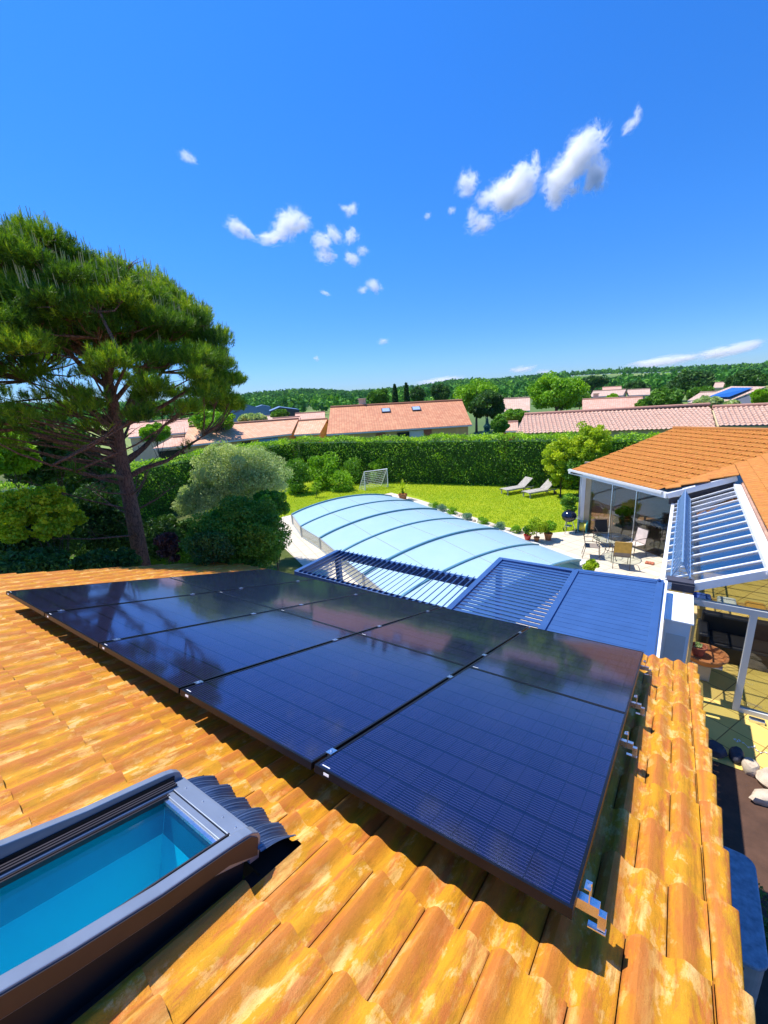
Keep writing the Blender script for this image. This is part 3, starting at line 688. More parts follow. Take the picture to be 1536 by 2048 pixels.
_cv = list(zip([-1.79, -1.4, -1.0, -0.75, -0.5, -0.41, -0.375], [0.067, 0.015, -0.035, -0.055, -0.059, -0.066, -0.09]))
mb = MB(); mb.prism([RW(4.6835, v, w) for v, w in _cv] + [RW(4.6835, -.372, -.160)] + [RW(4.6835, v, w - .058) for v, w in _cv[:5][::-1]], -0.003, RU)
mb.build('casing_liner', M['velux_dark'], cr_)
mb = MB(); rbox(mb, 4.634, 4.655, -1.78, -0.41, -0.26, -0.10)
mb.build('upstand', M['seal'], skl)  # black block below the casing; its colour stands for the shadow gap
mb = MB(); rbox(mb, 4.655, 4.73, -1.75, -0.36, WB - .016, WB - .006); rbox(mb, 4.02, 4.10, -1.75, -0.36, WB - .016, WB - .006)
mb.build('side_gutter', M['seal'], skl)
# pleated apron follows the tile waves
ps = [p[0] for p in PROF_ROMAN]; phh = [p[1] for p in PROF_ROMAN]
nu_, nv_ = 190, 10; V = []; Q = []
uo = 6.014 - TW * 8 + TW * .5
for j_ in range(nv_ + 1):
    q = j_ / nv_; v = -0.372 + 0.185 * q
    for i_ in range(nu_ + 1):
        u = 4.105 + (4.705 - 4.105) * i_ / nu_
        s_ = ((u - uo) / TW) % 1.0; wv = np.interp(s_, ps, phh)
        pl_ = 0.0045 * math.sin(u / 0.0148 * 2 * math.pi)
        w = -0.135 * (1 - q) + (WB + wv * 1.0 + 0.036) * q + pl_ * 1.0 + 0.012 * math.sin(q * 3.14)
        V.append(RW(u, v + 0.02 * (wv / .04) * q, w))
for j_ in range(nv_):
    for i_ in range(nu_):
        a = j_ * (nu_ + 1) + i_; Q.append((a, a + 1, a + nu_ + 2, a + nu_ + 1))
npmesh('apron', [tuple(x) for x in V], Q, M['lead'], skl)
mb = MB()
A0 = [(4.20, -1.60), (4.586, -1.60), (4.586, -0.48), (4.20, -0.48)]; B0 = [(4.20, -1.60), (4.586, -1.60), (4.586, -0.48), (4.20, -0.48)]
dp = -0.62
for i_ in range(4):
    a, b = A0[i_], A0[(i_ + 1) % 4]; c_, d_ = B0[(i_ + 1) % 4], B0[i_]
    mb.add([RW(a[0], a[1], GZ - .03), RW(b[0], b[1], GZ - .03), RW(c_[0], c_[1], dp), RW(d_[0], d_[1], dp)], [(0, 1, 2, 3)])
mb.add([RW(u, v, dp) for u, v in B0], [(0, 1, 2, 3)])
mb.build('light_shaft', M['shaft'], skl)

# ================================================================== SOLAR PANELS
PW, PL_ = 1.134, 1.799; RX = 1.154; RY = 1.805
rotm = Matrix((RU, RV, RN)).transposed()
sp = thing('solar_panel', 'x', 'solar panel')
mb = MB(); fw = 0.012
for (x0, x1, y0, y1) in ((0, PW, 0, fw), (0, PW, PL_ - fw, PL_), (0, fw, fw, PL_ - fw), (PW - fw, PW, fw, PL_ - fw)):
    mb.box(((x0 + x1) / 2, (y0 + y1) / 2, -.0175), (x1 - x0, y1 - y0, .035))
mb.build('frame', M['blackalu'], sp)
Vc = [(fw, fw, -.002), (PW - fw, fw, -.002), (PW - fw, PL_ - fw, -.002), (fw, PL_ - fw, -.002), (fw, fw, -.008), (PW - fw, fw, -.008), (PW - fw, PL_ - fw, -.008), (fw, PL_ - fw, -.008)]
npmesh('cell_sheet', Vc, [(0, 1, 2, 3), (7, 6, 5, 4), (0, 4, 5, 1), (1, 5, 6, 2), (2, 6, 7, 3), (3, 7, 4, 0)], M['cells'], sp, None, np.array([(v[0], v[1]) for v in Vc]))
mb = MB(); mb.box((0.075, -0.0006, -0.0175), (0.032, 0.0012, 0.012)); mb.build('sticker', M['white'], sp)
mb = MB(); mb.box((0.05, 0.026, -0.0014), (0.045, 0.006, 0.0006)); mb.build('serial_label', M['white'], sp)
cols = ['leftmost', 'second from the left', 'middle', 'fourth from the left', 'rightmost']
for j_ in range(2):
    for i_ in range(5):
        o = sp if (i_ == 0 and j_ == 0) else copy_tree(sp)
        wz = 0.0 + random.uniform(-.001, .001)
        o.matrix_world = Matrix.Translation(RW(i_ * RX, j_ * RY, wz)) @ rotm.to_4x4()
        extra = {(4, 0): ' with the bare bracket at its near corner', (4, 1): ' reflecting the red roofs'}.get((i_, j_), '')
        o['label'] = ('%s black solar panel of the %s row%s' % (cols[i_], 'near' if j_ == 0 else 'far', extra if len(extra) < 28 else ' with a bare bracket'))[:200]
        o['category'] = 'solar panel'; o['group'] = 'black solar panels on the tiled roof'
rn_ = ['nearest the camera', 'second from the camera', 'third from the camera', 'nearest the eave']
for k_, v in enumerate((0.13, 1.476, 2.178, 3.232)):
    ra = wthing('mounting_rail', 'silver aluminium rail under the solar panels, the one %s' % rn_[k_], 'mounting rail', RW(2.9, v, -.1), 'rails under the solar panels')
    mb = MB(); mb.bar(RW(-0.03, v, -.060), RW(5.815, v, -.060), 0.036, 0.034, RN); mb.build('rail', M['alu'], ra)
    for i_ in range(1, 5):
        mb = MB(); u = i_ * RX - 0.010; mb.box(RW(u, v, .0025), (0.034, 0.05, 0.004), ax=(RU, RV, RN)); mb.tube([RW(u, v, 0.004), RW(u, v, .011)], .0065, 6)
        mb.box(RW(u, v, -.02), (0.012, 0.045, 0.04), ax=(RU, RV, RN))
        mb.build('clamp', M['alu'], ra)
    mb = MB(); u = 5.770; mb.box(RW(u + .006, v, .002), (0.02, 0.045, 0.004), ax=(RU, RV, RN)); mb.box(RW(u + .014, v, -.02), (0.004, 0.045, 0.045), ax=(RU, RV, RN)); mb.tube([RW(u + .010, v, -.01), RW(u + .010, v, .014)], .007, 6)
    mb.build('end_clamp', M['alu'], ra)
    mb = MB(); mb.box(RW(5.825, v - .004, -.085), (0.024, 0.032, 0.045), ax=(RU, RV, RN)); mb.box(RW(5.812, v - .012, -.112), (0.055, 0.028, 0.004), ax=(RU, RV, RN)); mb.build('roof_hook', M['alu'], ra)
# ================================================================== PERGOLA
pg = wthing('pergola', 'blue louvred pergola attached below the eave beside the pool cover', 'pergola', (-3.1, 6.6, 0))
PZ = 2.60
xL, xM, xR, xE = -6.22, -2.80, P(1155, 1137, PZ).x, -0.045
xR = (xR + P(1082, 1258, PZ).x) / 2
yN, yF1, yF2, yF3 = 5.05, 6.80, 7.98, 8.12
mb = MB()
for (a, b) in (((xL, yN + .5), (xL, yF1)), ((xM, yN), (xM, yF2)), ((xR, yN), (xR, yF2 + .06)), ((xE, yN), (xE, yF3 + .1))):
    mb.bar((a[0], a[1], PZ - .08), (b[0], b[1], PZ - .08), 0.10, 0.18)
for (a, b) in (((xL - .05, yF1), (xM, yF1)), ((xL - .05, yN + .50), (xM, yN + .50)), ((xM - .05, yF2), (xR, yF2 + .04)), ((xR - .05, yF2 + .06), (xE + .05, yF3 + .08)), ((xM, yN), (xE, yN))):
    mb.bar((a[0], a[1], PZ - .083), (b[0], b[1], PZ - .083), 0.10, 0.174)
mb.build('beam', M['pergola'], pg, bevel=0.004)
for (x, y) in ((xL + .02, yF1 - .02), (xM - .02, yF2 - .05), (xE, yF3), (-5.2, yN + .50)):
    mb = MB(); mb.box((x, y, (PZ - .17) / 2), (0.11, 0.11, PZ - .17)); mb.build('post', M['pergola'], pg, bevel=0.004)
mb = MB(); n = 27                                    # left bay: open fins running down the slope, ends over both beams
for i in range(n):
    x = xL + 0.10 + (xM - xL - 0.2) * i / (n - 1); ang = math.radians(40)
    mb.box((x, (yN + .46 + yF1 + .02) / 2, PZ + .030), (0.066, yF1 - yN - .44, 0.012), ax=((math.cos(ang), 0, math.sin(ang)), (0, 1, 0), (-math.sin(ang), 0, math.cos(ang))))
mb.build('open_fins', M['pergola'], pg)
def louvers(x0, x1, y0, y1, n, ang, wd, name, skew=0.0, th=.014):
    mb = MB(); ang = math.radians(ang)
    for i in range(n):
        y = y0 + (y1 - y0) * (i + .5) / n
        ax_ = (Vector((1, skew, 0)).normalized(), (0, math.cos(ang), math.sin(ang)), (0, -math.sin(ang), math.cos(ang)))
        mb.box(((x0 + x1) / 2, y, PZ - .028), (x1 - x0, wd, th), ax=ax_); 
    return mb.build(name, M['pergola'], pg)
louvers(xM + .04, xR - .04, yN + .05, yF2 - .05, 23, -8, .112, 'open_louvers')
louvers(xR + .04, xE - .035, yN + .05, yF3 - .02, 22, 0, .131, 'closed_louvers', .03, .02)
mb = MB(); mb.bar((xR + .06, yF2 - .0, PZ - .02), (xE - .06, yF3 - .0, PZ - .02), 0.06, 0.03); mb.ball((xE - .02, yF3 + .02, PZ + .03), .03, 8, 5); mb.build('end_trim', M['pergola'], pg)
mb = MB(); mb.bar((0.035, 5.2, 2.40), (0.035, 8.35, 2.40), 0.05, 0.32)
solo(mb, 'wall_strip', M['white'], 'narrow white upstand along the right side of the blue pergola', 'trim board')
# white cabinet beside it
cb = wthing('tall_cabinet', 'tall white metal cabinet standing between pergola and glass veranda', 'cabinet', (0.24, 7.9, 0))
mb = MB(); mb.box((0.25, 7.88, 1.15), (0.34, 0.98, 2.30)); mb.build('body', M['white'], cb, bevel=.006)
mb = MB(); mb.box((0.245, 7.90, 2.315), (0.42, 1.10, 0.03)); mb.build('top', M['white'], cb, bevel=.004)
mb = MB(); mb.box((0.25, 7.385, 1.12), (0.26, 0.008, 1.9)); mb.build('front_panel', M['whitegrey'], cb)

# ================================================================== POOL COVER
pc = wthing('pool_cover', 'long low vaulted pool enclosure with pale blue translucent panels', 'pool cover', (-9.5, 15, 0))
ZL, ZR = 0.50, 0.22
Lp = [P(584, 1030, ZL), P(602, 1054, ZL), P(640, 1077, ZL)]
st = (Lp[2] - Lp[0]) / 2
for k in range(3, 7): Lp.append(Lp[2] + st * (k - 2) * 1.0)
Rp = [P(783, 993, ZR), P(826, 1004, ZR), P(873, 1020, ZR), P(925, 1040, ZR), P(996, 1059, ZR), P(1076, 1091, ZR), P(1160, 1122, ZR)]
def arc(i, s, up=0.0):
    f_ = i - int(i); i0 = min(int(i), 6); i1 = min(i0 + 1, 6)
    L = Lp[i0].lerp(Lp[i1], f_); R = Rp[i0].lerp(Rp[i1], f_)
    p = L.lerp(R, s); p.z = ZL * (1 - s) + ZR * s + (0.42 + .0) * (1 - (2 * s - 1) ** 2) ** 0.9 + up; return p
NA = 22
for k in range(6):
    mb = MB(); up = 0.02 * (k % 2)
    for j in range(2):
        for a in range(NA + 1): mb.v.append(tuple(arc(k + j, a / NA, up)))
    n0 = len(mb.v)
    for j in range(2):
        for a in range(NA + 1): mb.v.append(tuple(arc(k + j, a / NA, up - .02)))
    for a in range(NA):
        mb.f.append((a, a + 1, NA + 2 + a, NA + 1 + a)); mb.f.append((n0 + a, n0 + NA + 1 + a, n0 + NA + 2 + a, n0 + a + 1))
    seg = mb.build('vault_panel', M['poly'], pc, smooth=True)
    mb = MB()
    for s in (0.24, 0.5, 0.76): mb.tube([arc(k, s, up + .004), arc(k + 1, s, up + .004)], 0.008, 5)
    mb.build('joint_strip', M['ribgrey'], seg)
    mb = MB()   # side pane at the left, skirt at the right
    a, b = Lp[k], Lp[k + 1]; mb.prism([a, b, Vector((b.x, b.y, .02)), Vector((a.x, a.y, .02))], 0.012)
    mb.build('side_pane', M['polyclear'], pc)
    mb = MB(); a, b = Rp[k], Rp[k + 1]; mb.prism([a, b, Vector((b.x, b.y, .02)), Vector((a.x, a.y, .02))], 0.012)
    mb.build('side_skirt', M['whitegrey'], pc)
for k in range(7):
    mb = MB(); pts = [arc(k, s / 24, .035) for s in range(25)]
    for q in range(24):
        a, b = pts[q], pts[q + 1]; mb.bar(a, b + (b - a) * .05, 0.075, 0.06)
    rb = mb.build('arch_rib', M['polyrib'], pc)
    mb = MB(); L = Lp[k]; mb.bar((L.x, L.y, 0.0), (L.x, L.y, ZL + .05), 0.075, 0.07); mb.build('rib_foot', M['ribgrey'], rb)
mb = MB()
for s_, (A_, z_) in enumerate(((Lp, ZL), (Rp, ZR))):
    for zz_, w_q in ((.03, .06), (z_, .04)):
        mb = MB()
        for k in range(6):
            a, b = A_[k], A_[k + 1]; mb.bar((a.x, a.y, zz_), (b.x, b.y, zz_), w_q, w_q * .85)
        mb.build('rail', M['ribgrey'], pc)
# far end gable and coping
mb = MB(); pts = [arc(0, s / 20) for s in range(21)] + [Vector((Rp[0].x, Rp[0].y, .02)), Vector((Lp[0].x, Lp[0].y, .02))]
mb.prism(pts, 0.012); mb.build('end_pane', M['polyclear'], pc)
mb = MB()
o1 = (Rp[0] - Lp[0]).normalized() * .55
for k in range(6):
    a, b = Rp[k], Rp[k + 1]; mb.prism([(a.x + o1.x, a.y + o1.y, .045), (b.x + o1.x, b.y + o1.y, .045), (b.x, b.y, .045), (a.x, a.y, .045)], 0.04, (0, 0, 1))
tag(mb.build('kerb', M['whitegrey'], None), kind='structure')

# ================================================================== GARDEN: hedges, lawn things
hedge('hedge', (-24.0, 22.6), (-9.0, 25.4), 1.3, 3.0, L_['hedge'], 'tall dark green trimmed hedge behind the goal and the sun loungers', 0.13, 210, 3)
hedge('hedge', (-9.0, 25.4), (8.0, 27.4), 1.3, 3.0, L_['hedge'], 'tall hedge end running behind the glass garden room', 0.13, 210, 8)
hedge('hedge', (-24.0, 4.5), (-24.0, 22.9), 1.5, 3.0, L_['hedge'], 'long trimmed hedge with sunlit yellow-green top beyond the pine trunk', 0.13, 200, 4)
pp = PR(310, 1032, 14.0); hedge('hedge', (pp.x - 2.6, pp.y - 2.2), (pp.x + 1.2, pp.y + 1.6), 1.2, 1.75, L_['bright'], 'low bright green hedge right of the pine trunk', 0.10, 260, 5)
def bush(px, py, w, h, r, label, m, cat='shrub', name='shrub', leaf=.09, ncl=26, nl=260, seed=1, clr=.36, group=None, zlow=-.6, ground=0.0, hollow=.5, squat=1.0, **kw):
    if r is None: r = rg(px, py + h / 2 - 2)
    c = PR(px, py, r); a = PR(px - w / 2, py, r); b = PR(px + w / 2, py, r); rx = (b - a).length / 2
    rz = (PR(px, py - h / 2, r).z - PR(px, py + h / 2, r).z) / 2 * squat
    c = Vector((c.x, c.y, c.z - rz * (squat - 1)))
    t = wthing(name, label, cat, (c.x, c.y, ground), group)
    crown('foliage', c, (rx, rx, rz), m, t, ncl, clr, nl, leaf, seed, hollow, zlow, **kw)
    limbs('stem', (c.x, c.y, ground), c, (rx, rx, rz), M['bark2'], t, 0.035 * max(rx, .5), 6, seed); return t
def rg(px, py): p = P(px, py, 0); return math.hypot(p.x, p.y)
bush(478, 955, 225, 150, 15.5, 'big silvery green olive-like shrub behind the dark bush', L_['sage'], leaf=.10, ncl=130, nl=330, seed=3, clr=.19, tone=.6, aspect=.3)
bush(405, 1000, 130, 90, 15.0, 'lower silvery shrub growth left of the big olive-like shrub', L_['sage'], leaf=.10, ncl=50, nl=200, seed=43, clr=.24, tone=.6, aspect=.3)
bush(475, 1085, 215, 190, 10.2, 'broad glossy dark green bush at the roof corner', L_['mid'], leaf=.065, ncl=120, nl=620, seed=4, clr=.22)
bush(540, 1010, 95, 70, 11.5, 'upright leafy green laurel top rising from the dark bush', L_['hedge'], leaf=.085, ncl=34, nl=300, seed=41, clr=.27)
bush(420, 1105, 120, 90, 9.2, 'low brownish green shrub in front of the dark bush', L_['dark'], leaf=.06, ncl=26, nl=300, seed=5)
bush(338, 1095, 50, 90, 10.5, 'small purple-leaved shrub beside the pine trunk', L_['red'], leaf=.10, ncl=14, nl=170, seed=6)
bush(645, 932, 62, 96, None, 'tall loose green shrub at the left of the shrub bed', L_['bright'], leaf=.15, ncl=26, nl=190, seed=7, zlow=-1, squat=1.25)
bush(706, 937, 58, 62, None, 'rounded dark laurel bush in the middle of the shrub bed', L_['hedge'], leaf=.12, ncl=24, nl=200, seed=8, zlow=-1, squat=1.25)
bush(757, 936, 46, 60, None, 'ball-shaped clipped green bush behind the football goal', L_['bright'], leaf=.10, ncl=26, nl=240, seed=9, clr=.3, zlow=-1, squat=1.25)
bush(680, 958, 64, 50, None, 'low round green bush left of the football goal', L_['bright'], leaf=.11, ncl=24, nl=220, seed=10, zlow=-1, squat=1.25)
bush(592, 945, 54, 90, None, 'leafy green bush against the hedge corner', L_['hedge'], leaf=.13, ncl=22, nl=200, seed=17, zlow=-1, squat=1.25)
bush(632, 975, 22, 44, None, 'thin young sapling on the lawn', L_['bright'], leaf=.09, ncl=9, nl=26, seed=12, name='sapling')
bush(1182, 882, 95, 100, 24.4, 'fluffy yellow-green bamboo clump rising above the hedge', L_['lime'], leaf=.12, ncl=120, nl=120, seed=13, clr=.15, ground=0.0, zlow=-1, squat=1.3)
bush(1125, 922, 84, 120, 24.4, 'drooping green bamboo clump left of the garden room', L_['lime'], leaf=.12, ncl=95, nl=110, seed=14, clr=.17, zlow=-1)
bush(1160, 945, 76, 76, 24.0, 'shaded bamboo growth at the corner of the garden room', L_['mid'], leaf=.15, ncl=24, nl=220, seed=15)
bush(1136, 1008, 36, 56, 18.6, 'small dark green shrub behind the kettle barbecue', L_['hedge'], leaf=.08, ncl=16, nl=190, seed=16)
bush(1181, 1131, 34, 22, 11.3, 'yellow-green foliage poking up behind the pergola', L_['lime'], leaf=.09, ncl=14, nl=90, seed=18, ground=0.0)
bush(80, 1035, 200, 150, 12.0, 'young maple-like tree with yellow-green leaves at the left edge', L_['lime'], cat='tree', name='small_tree', leaf=.075, ncl=170, nl=85, seed=19, clr=.13, aspect=.75)
bush(20, 915, 120, 110, 17.0, 'bright green tree at the far left edge', L_['bright'], cat='tree', name='small_tree', leaf=.17, ncl=34, nl=190, seed=20)
bush(60, 1085, 240, 150, 13.6, 'deep shaded evergreen bush under the young maple', L_['dark'], leaf=.12, ncl=46, nl=330, seed=21, clr=.3)
bush(190, 1060, 170, 190, 15.5, 'dark evergreen bush left of the pine trunk', L_['dark'], leaf=.12, ncl=60, nl=380, seed=22, clr=.28)
bush(330, 1075, 150, 90, 15.0, 'dark evergreen undergrowth right of the pine trunk', L_['dark'], leaf=.11, ncl=40, nl=320, seed=23, clr=.3)
bush(60, 1135, 200, 60, 11.0, 'low shaded ground plants at the left roof edge', L_['dark'], leaf=.09, ncl=30, nl=300, seed=26)
bush(210, 1130, 160, 60, 11.0, 'low shaded ground plants at the foot of the pine', L_['dark'], leaf=.09, ncl=30, nl=300, seed=27)
pxtree(100, 905, 210, 170, 19.0, 'shady evergreen tree behind the pine at the left', 'tree', L_['dark'], name='evergreen_tree', ncl=60, clr=.26, nl=330, leaf=.17, seed=24)
pxtree(170, 950, 130, 120, 21.0, 'dark conifer filling the gap beside the pine trunk', 'tree', L_['dark'], name='evergreen_tree', ncl=46, clr=.28, nl=300, leaf=.17, seed=25)
# lavender row and pebbles along the pool
lav = [(866, 1010), (884, 1017), (903, 1022), (934, 1034), (966, 1042), (999, 1053), (1033, 1060)]
lnames = ['green', 'grey-green', 'bright green', 'grey-green', 'dark green', 'bluish grey', 'bright green']
lwh = ['next to the yucca pot', 'second from the yucca pot', 'third from the yucca pot', 'at the middle of the pool edge', 'just past the middle of the pool edge', 'second from the red pot', 'beside the red pot']
for i, (px, py) in enumerate(lav):
    r = rg(px, py + 6); bush(px, py, 25, 21, r, '%s lavender mound %s' % (lnames[i], lwh[i]), L_['lav' if i in (1, 3, 5) else 'bright'], cat='lavender', name='lavender', leaf=.045, ncl=16, nl=190, seed=30 + i, group='lavender mounds along the pool edge', clr=.4, aspect=.3)
for i, (px, py) in enumerate([(858, 1011), (915, 1034), (922, 1031), (948, 1043), (984, 1054), (1016, 1063), (1043, 1066), (1050, 1060)]):
    p = P(px, py, 0); mb = MB(); mb.ball((0, 0, .05), (.09 + .03 * (i % 3), .08, .07), 9, 6)
    rngs = random.Random(i)
    mb.v = [(v[0] * rngs.uniform(.9, 1.12), v[1] * rngs.uniform(.9, 1.12), v[2]) for v in mb.v]
    o = _b0(mb, 'garden_stone', M['stone'], None, smooth=True); o.location = (p.x, p.y, 0)
    tag(o, 'whitish garden stone in the lavender row by the pool', 'stone', 'stones in the lavender row')
# football goal
gl = wthing('football_goal', 'small white football goal with net on the lawn', 'football goal', P(750, 978, 0))
a, b = P(731, 981, 0), P(776, 974, 0); bk = P(718, 979, 0); hgt = 1.22
dirg = (b - a); back = (bk - a); back.z = 0
A1, B1 = a + Vector((0, 0, hgt)), b + Vector((0, 0, hgt)); bb = b + back * 1.05; ab = a + back
mb = MB(); mb.tube([a, A1, B1, b], .035, 8); mb.tube([A1, ab], .022, 6); mb.tube([B1, bb], .022, 6); mb.tube([a, ab, bb, b], .022, 6); mb.build('frame', M['white'], gl, smooth=True)
mb = MB()
for i in range(1, 14):
    q = i / 14; mb.tube([A1.lerp(B1, q), ab.lerp(bb, q)], .0075, 4); 
for i in range(1, 9):
    q = i / 9; mb.tube([A1.lerp(ab, q), B1.lerp(bb, q)], .0075, 4)
    mb.tube([a.lerp(ab, q), A1.lerp(ab, q)], .006, 4); mb.tube([b.lerp(bb, q), B1.lerp(bb, q)], .006, 4)
mb.build('net', M['net'], gl)
# loungers
def lounger(label, loc, rz):
    t = thing('sun_lounger', label, 'sun lounger', loc, 'grey wooden sun loungers on the lawn', rz)
    mb = MB()
    for i in range(15): mb.box((0.05 + i * .083, 0, .33), (.07, .60, .022))
    mb.build('seat', M['wood'], t)
    mb = MB(); c, s = math.cos(math.radians(38)), math.sin(math.radians(38))
    for i in range(9): d = 0.04 + i * .083; mb.box((1.28 + d * c, 0, .335 + d * s), (.07, .60, .022), ax=((c, 0, s), (0, 1, 0), (-s, 0, c)))
    for y in (-.27, .27): mb.bar((1.28, y, .315), (1.28 + .76 * c, y, .315 + .76 * s), .04, .03)
    mb.build('backrest', M['wood'], t)
    mb = MB()
    for y in (-.29, .29): mb.bar((0, y, .29), (1.95, y, .29), .035, .06)
    mb.bar((1.70, -.29, .3), (1.70, .29, .3), .03, .03); mb.bar((1.7, 0, .3), (1.62, 0, .57), .03, .03); mb.build('frame', M['wood'], t)
    for x in (.12, 1.80):
        for y in (-.27, .27):
            mb = MB(); mb.bar((x, y, 0), (x, y, .27), .05, .05); mb.build('leg', M['wood'], t)
    mb = MB()
    for y in (-.34, .34): mb.tube([(1.80, y - .02, .10), (1.80, y + .02, .10)], .10, 14)
    mb.build('wheel', M['teak'], t)
def az_between(a, b): d = b - a; return math.atan2(d.y, d.x)
a, b = P(1006, 990, 0), P(1046, 983, 0); lounger('grey wooden sun lounger with raised back, the farther from the barbecue', a + Vector((0, 0, 0)), az_between(a, b) * 1.0)
a, b = P(1050, 996, 0), P(1090, 989, 0); lounger('grey wooden sun lounger nearer to the kettle barbecue', a, az_between(a, b))
# pots
def pot(px, py, r, h, m, label, plant, pr, ph, lm, seed, leaf=.06, ncl=20, nl=150):
    p = P(px, py, 0); t = wthing('flower_pot', label, 'flower pot', p)
    mb = MB(); mb.lathe(p, [(r * .62, 0), (r * .66, .01), (r * .95, h * .82), (r * 1.05, h * .82), (r * 1.05, h), (r * .92, h), (r * .88, h * .86), (0.001, h * .84)], 20); mb.build('pot', m, t, smooth=True)
    t2 = wthing('potted_plant', plant, 'plant', p + Vector((0, 0, h * .86)))
    c = p + Vector((0, 0, h + ph / 2)); crown('foliage', c, (pr, pr, ph / 2), lm, t2, ncl, .34, nl, leaf, seed, .4)
    limbs('stem', p + Vector((0, 0, h * .9)), c, (pr, pr, ph / 2), M['bark2'], t2, .015, 6, seed)
pot(1055, 1081, .15, .26, M['redpot'], 'glossy red flower pot at the patio edge', 'small green plant growing in the red pot', .22, .42, L_['mid'], 50)
pot(1073, 1083, .11, .19, M['terracotta'], 'small orange clay pot between red pot and larger clay pot', 'tall airy yellow-green plant in the small clay pot', .42, .95, L_['lime'], 51, .06, 34, 110)
pot(1096, 1080, .16, .30, M['terracotta'], 'larger orange clay pot at the right of the pot group', 'bushy green plant in the larger clay pot', .34, .55, L_['bright'], 52, .07, 22, 150)
pot(806, 1000, .26, .36, M['terracotta'], 'wide terracotta pot on the lawn behind the pool cover', 'pale stalks around the yucca base', .12, .2, L_['mid'], 53, .05, 8, 30)
p = P(806, 1000, 0) + Vector((0, 0, .36)); rngy = random.Random(4); Vy = []; Qy = []
for i in range(95):
    a = rngy.uniform(0, 6.28); el = rngy.uniform(-.1, 1.5); Ln = rngy.uniform(.45, .75); d = Vector((math.cos(a) * math.cos(el), math.sin(a) * math.cos(el), math.sin(el))); s_ = Vector((-math.sin(a), math.cos(a), 0)) * .018
    o_ = p + Vector((0, 0, .12 + .25 * rngy.random())); m_ = o_ + d * Ln * .5; e_ = o_ + d * Ln + Vector((0, 0, -.12 * Ln)); k = len(Vy)
    Vy += [o_ - s_ * .6, o_ + s_ * .6, m_ + s_, m_ - s_, e_]; Qy += [(k, k + 1, k + 2, k + 3), (k + 3, k + 2, k + 4, k + 4)]
mb = MB(); mb.add(Vy, [q if q[2] != q[3] else q[:3] for q in Qy])
yc = solo(mb, 'yucca', L_['lime'], 'spiky yucca with sword-like leaves in the terracotta pot', 'yucca', (p.x, p.y, p.z - .05))
at = yc.data.attributes.new('rnd', 'FLOAT', 'FACE'); at.data.foreach_set('value', np.random.RandomState(1).rand(len(yc.data.polygons)).astype(np.float32))
# kettle barbecue
p = P(1136, 1066, 0); bq = wthing('kettle_barbecue', 'black round kettle barbecue on three legs beside the white pillar', 'barbecue', p)
mb = MB(); mb.lathe(p, [(.05, .50), (.17, .53), (.26, .62), (.29, .72), (.285, .73)], 24); mb.build('bowl', M['enamel'], bq, smooth=True)
mb = MB(); mb.lathe(p, [(.295, .73), (.295, .75), (.27, .83), (.19, .92), (.08, .96), (.001, .965)], 24); ld = mb.build('lid', M['enamel'], bq, smooth=True)
mb = MB(); mb.tube([p + Vector((-.05, 0, .96)), p + Vector((-.05, 0, 1.0)), p + Vector((.05, 0, 1.0)), p + Vector((.05, 0, .96))], .012, 6); mb.build('handle', M['teak'], ld)
for a in (0.3, 2.4, 4.5):
    mb = MB(); mb.tube([p + Vector((math.cos(a) * .15, math.sin(a) * .15, .54)), p + Vector((math.cos(a) * .30, math.sin(a) * .30, .03))], .013, 6); mb.build('leg', M['alu'], bq)
mb = MB(); mb.lathe(p, [(.001, .30), (.13, .31), (.14, .33)], 16); mb.tube([p + Vector((.27, -.1, .70)), p + Vector((.42, -.1, .72)), p + Vector((.42, .1, .72)), p + Vector((.27, .1, .70))], .01, 6); mb.build('ash_tray', M['alu'], bq)
for a in (0.3, 2.4):
    mb = MB(); q_ = p + Vector((math.cos(a) * .30, math.sin(a) * .30, .075)); mb.tube([q_ + Vector((-.012, 0, 0)), q_ + Vector((.012, 0, 0))], .075, 14); mb.build('wheel', M['seal'], bq)
# hose reel
p = P(1160, 1064, 0); hr = wthing('hose_reel', 'yellow and teal garden hose reel at the foot of the white pillar', 'hose reel', p)
mb = MB(); mb.tube([p + Vector((-.02, 0, .24)), p + Vector((.22, 0, .24))], .17, 18); mb.build('hose_coil', M['yellow'], hr, smooth=True)
mb = MB(); mb.tube([p + Vector((-.045, 0, .24)), p + Vector((-.022, 0, .24))], .21, 18); mb.tube([p + Vector((.222, 0, .24)), p + Vector((.245, 0, .24))], .20, 18); mb.build('disc', M['teal'], hr, smooth=True)
mb = MB()
for x in (-.06, .26): mb.tube([p + Vector((x, -.2, 0)), p + Vector((x, 0, .5)), p + Vector((x, .2, 0))], .012, 6)
mb.tube([p + Vector((-.06, 0, .5)), p + Vector((.26, 0, .5))], .012, 6); mb.build('stand', M['teal'], hr)
